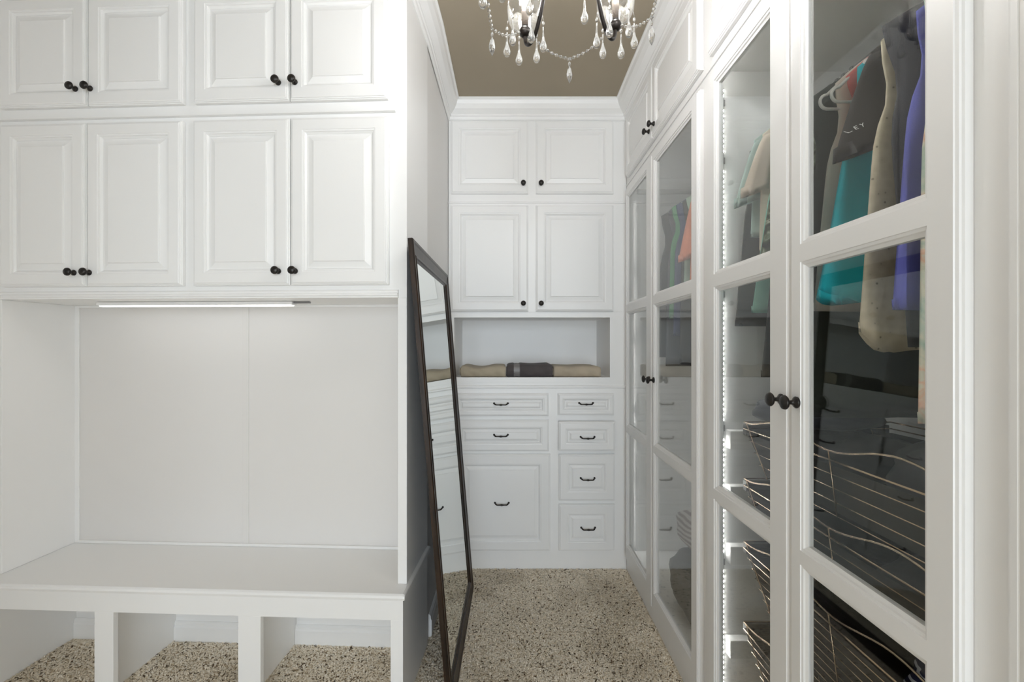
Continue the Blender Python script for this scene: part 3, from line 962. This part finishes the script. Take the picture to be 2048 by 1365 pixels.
heap(-0.87, 0.93, 0.790, 0.140, 0.165, 0.045, M['greycloth'], 'dark grey folded garment in the second wire basket', 4)
heap(-1.17, 0.92, 0.520, 0.110, 0.145, 0.090, M['black_cloth'], 'black crumpled garment in the third wire basket', 5)
heap(-0.860, 0.89, 0.520, 0.100, 0.120, 0.092, M['navystripe'], 'navy and white striped garment in the third wire basket', 6)
heap(-1.14, 0.885, 0.235, 0.100, 0.110, 0.095, M['leafprint'], 'black and white printed garment in the lowest wire basket', 7)
heap(-0.905, 0.885, 0.235, 0.095, 0.110, 0.110, M['beigecloth'], 'beige folded garment in the lowest wire basket', 8)

# floor of the wardrobes
mb = MB(); mb.bbox(-1.470, -1.395, 0.72, 1.10, 0.1185, 0.198, 0.003)
single('shoe_box', mb, 'brownbox', (-1.43, 0.9, 0.1185), FR, 'plain tan cardboard box on the wardrobe floor beneath the baskets', 'box')
heap(-1.99, 0.845, 0.1182, 0.21, 0.13, 0.130, M['greycloth'], 'bulging grey cloth bag on the floor of the salmon shirt wardrobe', 12, 'bag', 'cloth_bag')
M['pinkstripe'] = pattern('pink_stripe', [(0.0, (0.30, 0.25, 0.25)), (0.5, (0.42, 0.37, 0.36)), (0.6, (0.62, 0.60, 0.58)), (1.0, (0.62, 0.60, 0.58))], 16, 'wave', 0.8, 1.5)
heap(-1.99, 0.845, 0.420, 0.155, 0.105, 0.080, M['pinkstripe'], 'dusty pink striped cushion lying on the grey cloth bag', 13, 'cushion', 'cushion')

# ------------------------------------------------------------------ hanging clothes
def tube_ring(cx, cy, cz, ax, ay, n, fold=0.0, nf=5, ph=0.0, p=0.75):
    row = []
    for k in range(n):
        a = 2 * PI * k / n
        c, s = math.cos(a), math.sin(a)
        c = math.copysign(abs(c) ** p, c); s = math.copysign(abs(s) ** p, s)
        # cy runs along the rod (frame x), cx across it (frame y)
        row.append((cx + ax * c, cy + ay * s * 0.85 + fold * math.sin(nf * c * 1.9 + ph) + fold * 0.5 * math.sin(2.3 * nf * c + 2 * ph), cz))
    return row

GP = {}
def garment(name, cat, label, mat, Y, hem, hw=0.215, xc=0.955, top=2.030, th0=0.010, th1=0.022, flare=1.05, sleeve=None, sw=0.045, st=0.026, fold=0.006, nf=4, seed=0,
            lean=0.0, slant=0.0, hanger='white_hanger', drop=0.085, sdx=0.035, hemwave=0.0):
    """A garment on a hanger, its plane across the rod. Y is its place along the rod."""
    rnd = random.Random(seed + 100)
    ph = rnd.uniform(0, 6.28)
    x = -Y
    GP[Y] = (hw, top, drop, xc)
    t = thing(name, (x, xc, hem), FR, label, cat)
    N = 36
    def flip(row): return [(q[1], q[0], q[2]) for q in row]
    rows = []
    zs = top - drop                             # shoulder tip height
    lv = []
    for i in range(5):
        f = i / 4
        lv.append((top - drop * f ** 1.25, 0.070 + (hw - 0.070) * f, th0 * (0.7 + 0.3 * f), 0.0))
    M2 = 14
    for i in range(1, M2 + 1):
        f = i / M2
        arm = 1 - 0.10 * math.exp(-((f - 0.18) / 0.10) ** 2)
        lv.append((zs + (hem - zs) * f, hw * arm * (1 + (flare - 1) * f), th0 + (th1 - th0) * f ** 0.8, f))
    for (z, w, th, f) in lv:
        r = tube_ring(xc, x + lean * f, z, w, th, N, fold * f, nf, ph + 1.2 * f)
        r = [(q[0], q[1], q[2] - slant * f * (q[0] - xc) / hw + hemwave * f ** 3 * math.sin(6 * (q[0] - xc) / hw + ph)) for q in r]
        rows.append(flip(r))
    # turned-in hem
    r = [(a[0] * 0.6 + (x + lean) * 0.4, a[1], a[2] + 0.02) for a in rows[-1]]
    rows.append(r)
    mb = MB(); mb.loft(rows, True, False, False)      # a hollow shell, open at the neck and the hem
    body = part('body', mb, mat, t, True)
    if sleeve:
        for s in (-1, 1):
            rows = []
            x0s, z0s = xc + s * (hw - 0.030), zs + 0.006
            x1s, z1s = xc + s * (hw + sdx), zs - sleeve
            K = 9
            for i in range(K + 1):
                f = i / K
                cx_ = x0s + (x1s - x0s) * (f ** 0.8)
                cz_ = z0s + (z1s - z0s) * f
                w = sw * (0.62 + 0.38 * f)
                rr = tube_ring(cx_, x + lean * f * 0.3, cz_, w, th0 + (st - th0) * f, 22, 0.003 * f, 3, ph + s)
                rr = [(q[0], q[1], q[2] - s * 0.35 * (q[0] - cx_)) for q in rr]
                rows.append(flip(rr))
            c = rows[-1]
            rows.append([(a[0] * 0.75 + (x) * 0.25, a[1], a[2] + 0.03) for a in c])
            mb = MB(); mb.loft(rows, True, True, True)
            part('sleeve', mb, mat, t, True)
    # its hanger, a thing of its own
    return t

def hanger(Y, mat, label, hw):
    """A hanger inside its garment's shell: the arms run 9 mm under the shoulder cloth and come out at the neck opening."""
    x = -Y
    ghw, top, drop, xc = GP[Y]
    def arm_z(a):
        a = abs(a)
        if a <= 0.070:
            return top - 0.009 + 0.016 * (1 - a / 0.070)
        return top - 0.009 - drop * ((a - 0.070) / (ghw - 0.070)) ** 1.25
    t = thing('clothes_hanger', (x, xc, arm_z(hw)), FR, label, 'hanger')
    mb = MB()
    hz = 2.0826                                       # the hook's inside rests on top of the rod
    pts = [(x, xc + 0.0175 * math.cos(R(-50) + R(230) * k / 12), hz + 0.0175 * math.sin(R(-50) + R(230) * k / 12)) for k in range(12, -1, -1)]
    zc = arm_z(0)
    tail = [(x, xc + 0.0060, 2.0640)] + ([(x, xc, 2.0560)] if zc < 2.050 else []) + [(x, xc, zc)]
    mb.tube(pts + tail, 0.0017, 6)
    part('hook', mb, 'chrome', t, True)
    mb = MB()
    pl = [(x, xc + hw * (-1 + i / 14), arm_z(hw * (-1 + i / 14))) for i in range(29)]
    if mat == 'white_plastic':
        # tubular plastic: the ends turn round into a lower bar
        ze, rl = arm_z(hw), 0.017
        right = [(x, xc + hw + rl * math.sin(a), ze - rl + rl * math.cos(a)) for a in [PI * k / 8 for k in range(1, 9)]]
        left = [(x, xc - hw - rl * math.sin(a), ze - rl + rl * math.cos(a)) for a in [PI * k / 8 for k in range(8, 0, -1)]]
        mb.tube(pl + right + left, 0.0037, 8, False, True)
    else:
        # wooden hangers thicken where they come out of the shoulder
        mb.tube(pl, [0.0037 + (0.0045 if mat == 'tan_wood' and abs(q[1] - xc) > ghw + 0.004 else 0.0) for q in pl], 8)
    part('shoulder_bar', mb, mat, t, True)
    return t

F = fabric
M['white_plastic'] = plain('white_plastic', (0.75, 0.73, 0.68), 0.3)
M['tan_wood'] = plain('tan_hanger_wood', (0.45, 0.34, 0.20), 0.4)
M['dark_plastic'] = plain('dark_hanger_plastic', (0.06, 0.05, 0.04), 0.4)
col_ = {
    'darkgreen': F('dark_green_cloth', (0.040, 0.047, 0.036)), 'cream': F('cream_cloth', (0.72, 0.66, 0.57)), 'coral': F('coral_cloth', (0.68, 0.16, 0.14)),
    'teal': F('turquoise_cloth', (0.025, 0.47, 0.56)), 'blacktee': F('black_tee_cloth', (0.030, 0.025, 0.022)), 'charcoal': F('charcoal_cloth', (0.062, 0.062, 0.070)),
    'violet': F('violet_blue_cloth', (0.115, 0.125, 0.44)), 'seagreen': F('grey_green_cloth', (0.36, 0.46, 0.43)), 'beige': F('sand_cloth', (0.60, 0.51, 0.42)),
    'maroon': F('maroon_cloth', (0.085, 0.045, 0.042)), 'brown': F('dark_brown_cloth', (0.055, 0.050, 0.044)), 'mint': F('mint_cloth', (0.30, 0.60, 0.50)),
    'salmon': F('salmon_cloth', (0.72, 0.27, 0.17)), 'mocha': F('mocha_cloth', (0.085, 0.074, 0.066)), 'steel': F('steel_grey_cloth', (0.10, 0.10, 0.105)),
    'green': F('leaf_green_cloth', (0.10, 0.34, 0.15)), 'navy': F('navy_cloth', (0.07, 0.08, 0.17)), 'paleg': F('pale_green_cloth', (0.42, 0.55, 0.45)),
    'batik': pattern('batik_print', [(0.0, (0.12, 0.10, 0.08)), (0.10, (0.30, 0.26, 0.19)), (0.17, (0.58, 0.51, 0.38)), (1.0, (0.70, 0.63, 0.49))], 58, 'voronoi', 0.85),
    'floral': pattern('pale_floral_print', [(0.30, (0.22, 0.34, 0.30)), (0.42, (0.45, 0.52, 0.44)), (0.52, (0.66, 0.62, 0.50)), (0.60, (0.72, 0.45, 0.33)), (0.66, (0.62, 0.60, 0.50))], 11, 'noise', 0.85, 1.5),
    'olive': pattern('olive_floral_print', [(0.36, (0.045, 0.045, 0.030)), (0.50, (0.14, 0.15, 0.09)), (0.57, (0.24, 0.30, 0.20)), (0.62, (0.62, 0.60, 0.50)), (0.68, (0.10, 0.10, 0.07))], 24, 'noise', 0.85, 1.8),
}
G = garment
# basket wardrobe, near door
G('long_coat', 'coat', 'dark green long coat hanging between the cream shirt and the charcoal trousers', col_['darkgreen'], 1.150, 1.140, hw=0.214, th1=0.020, seed=1, top=2.020, flare=1.10)
G('shirt', 'shirt', 'cream shirt hanging between the green coat and the coral top', col_['cream'], 1.100, 1.40, hw=0.185, th1=0.014, seed=2, fold=0.004, flare=1.30)
G('sleeveless_top', 'top', 'coral sleeveless top squeezed beside the turquoise shirt', col_['coral'], 1.072, 1.60, hw=0.180, th1=0.009, seed=3, fold=0.002, flare=1.0)
TEAL = G('shirt', 'shirt', 'turquoise shirt with a wide flared hem', col_['teal'], 1.036, 1.385, hw=0.180, th1=0.026, seed=4, fold=0.011, nf=5, flare=1.48, hemwave=0.012, slant=0.03)
TEE = G('t_shirt', 'shirt', 'black t-shirt with white lettering on its wide short sleeve', col_['blacktee'], 0.985, 1.62, hw=0.190, th1=0.012, seed=5, sleeve=0.215, sw=0.052, st=0.034, fold=0.003, flare=0.85, sdx=0.022)
G('wrap_shirt', 'shirt', 'cream batik print shirt with a slanting hem', col_['batik'], 0.945, 1.245, hw=0.200, th1=0.018, seed=6, slant=0.085, fold=0.008, nf=5, hemwave=0.022, flare=1.24)
G('tunic', 'shirt', 'charcoal grey tunic between the batik shirt and the violet shirt', col_['charcoal'], 0.903, 1.315, hw=0.232, th1=0.014, seed=7, fold=0.006, flare=0.80)
G('shirt', 'shirt', 'violet blue shirt hanging next to the pale floral dress', col_['violet'], 0.862, 1.385, hw=0.200, th1=0.013, seed=8, fold=0.004, flare=1.24)
G('dress', 'dress', 'pale green and peach floral dress hanging nearest the fluted end panel', col_['floral'], 0.822, 1.180, hw=0.222, th1=0.012, seed=9, fold=0.004, flare=1.06)
# basket wardrobe, far door
G('shirt', 'shirt', 'dark brown shirt hanging closest to the upright LED tape', col_['brown'], 1.488, 1.380, hw=0.190, th1=0.014, seed=11, fold=0.004, flare=1.24)
G('shirt', 'shirt', 'pale grey-green short-sleeved shirt behind the sand coloured shirt', col_['seagreen'], 1.452, 1.66, hw=0.195, th1=0.012, seed=12, sleeve=0.200, sw=0.042, st=0.018, sdx=0.020, fold=0.003, top=2.05)
G('shirt', 'shirt', 'sand coloured shirt with flared short sleeves above the mint tunic', col_['beige'], 1.412, 1.60, hw=0.190, th1=0.014, seed=13, sleeve=0.180, sw=0.042, st=0.022, sdx=0.022, fold=0.003, top=2.05)
G('tunic', 'shirt', 'long mint green tunic hanging behind the olive floral blouse', col_['mint'], 1.376, 1.415, hw=0.165, th1=0.012, seed=14, fold=0.004, flare=1.48)
G('trousers', 'trousers', 'long charcoal trousers hanging over the slate blue clothes', col_['steel'], 1.345, 1.225, hw=0.160, th1=0.011, seed=17, fold=0.003, flare=1.45)
G('shirt', 'shirt', 'maroon shirt hanging between the charcoal trousers and the olive floral blouse', col_['maroon'], 1.318, 1.395, hw=0.190, th1=0.010, seed=15, fold=0.003, flare=1.12)
G('blouse', 'shirt', 'olive blouse with white floral print and a flared hem', col_['olive'], 1.285, 1.550, hw=0.205, th1=0.014, seed=16, fold=0.005, flare=1.30, hemwave=0.02)
# far wardrobe
G('coat', 'coat', 'long mocha brown coat farthest from the salmon shirt', col_['mocha'], 2.235, 1.26, hw=0.235, th1=0.020, seed=21)
G('coat', 'coat', 'long steel grey coat beside the mocha coat', col_['steel'], 2.150, 1.22, hw=0.230, th1=0.018, seed=22)
G('shirt', 'shirt', 'leaf green shirt between the steel grey coat and the navy shirt', col_['green'], 2.098, 1.44, hw=0.232, th1=0.010, seed=23, fold=0.003)
G('shirt', 'shirt', 'navy shirt between the leaf green and black shirts', col_['navy'], 2.060, 1.36, hw=0.225, th1=0.014, seed=24, fold=0.004)
G('shirt', 'shirt', 'long black shirt hanging behind the pale green shirt', col_['brown'], 2.010, 1.24, hw=0.215, th1=0.018, seed=25, fold=0.004)
G('shirt', 'shirt', 'pale green shirt pressed against the salmon shirt', col_['paleg'], 1.968, 1.52, hw=0.215, th1=0.010, seed=26, fold=0.003)
G('shirt', 'shirt', 'salmon pink shirt with drooping short sleeves', col_['salmon'], 1.925, 1.58, hw=0.205, th1=0.014, seed=27, sleeve=0.265, sw=0.046, st=0.024, sdx=0.012, fold=0.004)
G('coat', 'coat', 'long dark coat between the salmon shirt and the wardrobe partition', col_['darkgreen'], 1.860, 1.20, hw=0.190, th1=0.018, seed=28)
HG = [(1.150, 'tan_wood', 0.240, 'tan wooden hanger carrying the dark green coat'), (1.100, 'white_plastic', 0.204, 'white plastic hanger carrying the cream shirt'),
      (1.072, 'white_plastic', 0.196, 'white plastic hanger carrying the coral top'), (1.036, 'white_plastic', 0.150, 'white plastic hanger carrying the turquoise shirt'),
      (0.985, 'tan_wood', 0.18, 'tan wooden hanger carrying the black t-shirt'), (0.945, 'tan_wood', 0.19, 'tan wooden hanger carrying the batik shirt'),
      (0.903, 'dark_plastic', 0.2, 'dark hanger carrying the charcoal tunic'), (0.862, 'dark_plastic', 0.19, 'dark hanger carrying the violet blue shirt'),
      (0.822, 'dark_plastic', 0.2, 'dark hanger carrying the pale floral dress'), (1.488, 'dark_plastic', 0.18, 'dark hanger carrying the dark brown shirt'),
      (1.452, 'dark_plastic', 0.18, 'dark hanger carrying the pale grey-green shirt'), (1.412, 'dark_plastic', 0.18, 'dark hanger carrying the sand coloured shirt'),
      (1.376, 'white_plastic', 0.135, 'white plastic hanger carrying the mint tunic'), (1.345, 'dark_plastic', 0.15, 'dark hanger carrying the charcoal trousers'),
      (1.318, 'dark_plastic', 0.18, 'dark hanger carrying the maroon shirt'), (1.285, 'dark_plastic', 0.19, 'dark hanger carrying the olive floral blouse'),
      (2.235, 'dark_plastic', 0.2, 'dark hanger carrying the mocha coat'), (2.150, 'dark_plastic', 0.2, 'dark hanger carrying the steel grey coat'),
      (2.098, 'white_plastic', 0.195, 'white plastic hanger carrying the leaf green shirt'), (2.060, 'white_plastic', 0.190, 'white plastic hanger carrying the navy shirt'),
      (2.010, 'dark_plastic', 0.2, 'dark hanger carrying the long black shirt'), (1.968, 'white_plastic', 0.180, 'white plastic hanger carrying the pale green shirt'),
      (1.925, 'white_plastic', 0.170, 'white plastic hanger carrying the salmon shirt'), (1.860, 'dark_plastic', 0.18, 'dark hanger carrying the long dark coat')]
for Y, m, w_, lab in HG:
    hanger(Y, m, lab, w_)

# ------------------------------------------------------------------ chandelier
def chandelier():
    cx, cy = 0.135, 1.07
    t = thing('chandelier', (cx, cy, 2.10), FB, 'black iron chandelier with glass cups, bead swags and crystal drops hanging from the ceiling', 'chandelier')
    mb = MB(); mb.lathe((cx, cy, 0), [(0.0001, 2.739), (0.060, 2.739), (0.062, 2.728), (0.045, 2.712), (0.014, 2.700), (0.008, 2.690)], 24); part('canopy', mb, 'black_iron', t, True)
    mb = MB()
    for i in range(9):
        z = 2.690 - 0.030 * i
        pts = [(cx + (0.007 * math.cos(a) if i % 2 else 0), cy + (0 if i % 2 else 0.007 * math.cos(a)), z - 0.012 + 0.019 * math.sin(a)) for a in [2 * PI * k / 12 for k in range(12)]]
        mb.tube(pts, 0.0018, 6, False, True)
    part('chain', mb, 'black_iron', t, True)
    mb = MB(); mb.lathe((cx, cy, 0), [(0.0001, 2.425), (0.007, 2.420), (0.010, 2.400), (0.026, 2.385), (0.030, 2.370), (0.016, 2.352), (0.014, 2.330), (0.030, 2.312), (0.034, 2.296),
                                      (0.020, 2.280), (0.010, 2.268), (0.012, 2.258), (0.006, 2.248), (0.0001, 2.244)], 20); part('stem', mb, 'black_iron', t, True)
    A0, Ra = -30.0, 0.205
    drop_me = None
    mbd = MB()
    prof = [(0.0001, 0.0), (0.0016, -0.001), (0.0018, -0.012), (0.0024, -0.026), (0.0042, -0.036), (0.0075, -0.045), (0.0096, -0.053), (0.0092, -0.060), (0.0062, -0.0655), (0.0001, -0.0675)]
    mbd.lathe((0, 0, 0), prof, 12)
    DROP = mbd.mesh('crystal_drop', True); DROP.materials.append(M['crystal'])
    mbs = MB()
    mbs.lathe((0, 0, 0), [(0.0001, 0.004), (0.0030, 0.0), (0.0034, -0.006), (0.0016, -0.011), (0.0020, -0.013), (0.0050, -0.018), (0.0085, -0.034), (0.0060, -0.046), (0.0001, -0.058)], 8)
    SPEAR = mbs.mesh('spear_crystal'); SPEAR.materials.append(M['crystal'])
    cups = []
    for k in range(5):
        an = R(A0 + 72 * k)
        dx, dy = math.sin(an), math.cos(an)
        def P(r, z): return (cx + dx * r, cy + dy * r, z)
        mb = MB()
        path = [(0.018, 2.330), (0.040, 2.350), (0.062, 2.338), (0.082, 2.298), (0.100, 2.245), (0.120, 2.190), (0.142, 2.148), (0.164, 2.126), (0.184, 2.123), (0.200, 2.136), (0.205, 2.160)]
        # smooth the arm with a Catmull-Rom pass
        pp = []
        for i in range(len(path) - 1):
            p0, p1, p2, p3 = path[max(0, i - 1)], path[i], path[i + 1], path[min(len(path) - 1, i + 2)]
            for j in range(4):
                u = j / 4
                q = [0.5 * (2 * p1[c] + (-p0[c] + p2[c]) * u + (2 * p0[c] - 5 * p1[c] + 4 * p2[c] - p3[c]) * u * u + (-p0[c] + 3 * p1[c] - 3 * p2[c] + p3[c]) * u ** 3) for c in (0, 1)]
                pp.append(P(*q))
        pp.append(P(*path[-1]))
        mb.tube(pp, 0.0052, 10)
        arm = part('arm', mb, 'black_iron', t, True)
        c = P(Ra, 0)
        mb = MB(); mb.lathe((c[0], c[1], 0), [(0.0001, 2.154), (0.008, 2.155), (0.0145, 2.162), (0.0160, 2.170), (0.0130, 2.178), (0.0085, 2.180), (0.0085, 2.184), (0.0001, 2.185)], 16)
        part('socket', mb, 'black_iron', arm, True)
        # scalloped glass cup, a thin closed shell
        mb = MB()
        rows = []
        outer = [(0.010, 2.1795), (0.026, 2.181), (0.038, 2.189), (0.0455, 2.203), (0.0475, 2.220), (0.0450, 2.236)]
        inner = [(r - 0.0022, z + 0.002) for r, z in outer[::-1]]
        nn = 48
        for r, z in outer + inner:
            fz = max(0.0, (z - 2.200) / 0.036)
            row = []
            for j in range(nn):
                a = 2 * PI * j / nn
                sc = abs(math.sin(4 * a))
                row.append((c[0] + r * (1 + 0.05 * sc) * math.cos(a), c[1] + r * (1 + 0.05 * sc) * math.sin(a), z + 0.014 * fz * sc))
            rows.append(row)
        rows.append(rows[0])
        mb.loft(rows)
        part('glass_cup', mb, 'cupglass', arm, True, label='scalloped clear glass cup')
        mb = MB(); mb.lathe((c[0], c[1], 0), [(0.0001, 2.1852), (0.0095, 2.1855), (0.0095, 2.2400), (0.0001, 2.2402)], 14)
        part('candle_sleeve', mb, 'candle', arm, True)
        mb = MB(); mb.lathe((c[0], c[1], 0), [(0.0001, 2.2405), (0.0085, 2.241), (0.0150, 2.255), (0.0160, 2.268), (0.0110, 2.286), (0.0040, 2.302), (0.0001, 2.308)], 14)
        part('bulb', mb, 'bulb', arm, True, label='glowing warm candle bulb')
        for j in range(6):
            a = 2 * PI * (j + 0.3) / 6 + an
            ex, ey = c[0] + 0.0500 * math.cos(a), c[1] + 0.0500 * math.sin(a)
            shared('crystal_drop', DROP, (ex, ey, 2.176), arm)
            mb = MB()
            mb.lathe((ex, ey, 2.185), [(0.0001, -0.0075), (0.0036, -0.003), (0.0036, 0.002), (0.0001, 0.006)], 8)
            mb.tube([(ex, ey, 2.191), (ex - 0.002 * math.cos(a), ey - 0.002 * math.sin(a), 2.206)], 0.0007, 4)
            part('drop_bead', mb, 'crystal', arm, True)
        cups.append(P(Ra + 0.0, 2.178))
    # bead swags cup to cup with a spear at the lowest point
    for k in range(5):
        a, b = Vector(cups[k]), Vector(cups[(k + 1) % 5])
        am = R(A0 + 72 * k + 36)
        mid = Vector((cx + math.sin(am) * 0.205, cy + math.cos(am) * 0.205, 2.112))
        mb = MB()
        for p, q in ((a, mid), (b, mid)):
            n = 10
            for i in range(2, n + 1):
                u = i / n
                c = p.lerp(q, u) + Vector((0, 0, -0.018 * math.sin(PI * u)))
                d = (q - p).normalized()
                s = 0.0047
                u1 = d.cross(Vector((0, 0, 1))).normalized(); w1 = d.cross(u1)
                ring = [c + (u1 * math.cos(2 * PI * m / 6) + w1 * math.sin(2 * PI * m / 6)) * s for m in range(6)]
                vs = [c - d * 0.0072] + ring + [c + d * 0.0072]
                mb.add(vs, [(0, 1 + m, 1 + (m + 1) % 6) for m in range(6)] + [(7, 1 + (m + 1) % 6, 1 + m) for m in range(6)])
        part('bead_swag', mb, 'crystal', t, kind='stuff')
        shared('spear_crystal', SPEAR, (mid.x, mid.y, mid.z - 0.010), t)
    # inner drops under the stem
    for k in range(5):
        an = R(A0 + 36 + 72 * k)
        shared('crystal_drop', DROP, (cx + math.sin(an) * 0.030, cy + math.cos(an) * 0.030, 2.292), t)
        shared('crystal_drop', DROP, (cx + math.sin(an + 0.3) * 0.125, cy + math.cos(an + 0.3) * 0.125, 2.215), t)
    shared('spear_crystal', SPEAR, (cx, cy, 2.238), t)
chandelier()

# white lettering printed on the black sleeve
def lettering():
    cu = bpy.data.curves.new('lettering', 'FONT')
    cu.body = 'LEY'
    cu.size = 0.0125
    cu.space_character = 1.6
    cu.align_x = 'CENTER'
    cu.extrude = 0.0002
    o = bpy.data.objects.new('tmp_lettering', cu)
    col.objects.link(o)
    dg = bpy.context.evaluated_depsgraph_get()
    me = bpy.data.meshes.new_from_object(o.evaluated_get(dg))
    bpy.data.objects.remove(o)
    M['print'] = plain('white_print', (0.75, 0.75, 0.75), 0.6)
    me.materials.clear(); me.materials.append(M['print'])
    from mathutils.bvhtree import BVHTree
    sl = [c for c in TEE.children if c.name.startswith('sleeve')][0]
    base = BASE[TEE.name]
    bvh = BVHTree.FromPolygons([v.co[:] for v in sl.data.vertices], [p.vertices[:] for p in sl.data.polygons])
    ca, sa = math.cos(R(19)), math.sin(R(19))
    for v in me.vertices:
        px, pz = v.co.x * ca - v.co.y * sa, v.co.x * sa + v.co.y * ca
        q = Vector((0.30, 0.7215 + px - base[1], 1.772 + pz - base[2]))
        hit = bvh.ray_cast(q, Vector((-1, 0, 0)))[0]
        v.co = Vector(((hit.x if hit else 0.0) + 0.0014 + (0.0003 if v.co.z > 0 else 0), q.y, q.z))
    o = bpy.data.objects.new('lettering', me)
    col.objects.link(o)
    o.parent = sl
    o['label'] = 'small white letters reading LEY'
lettering()
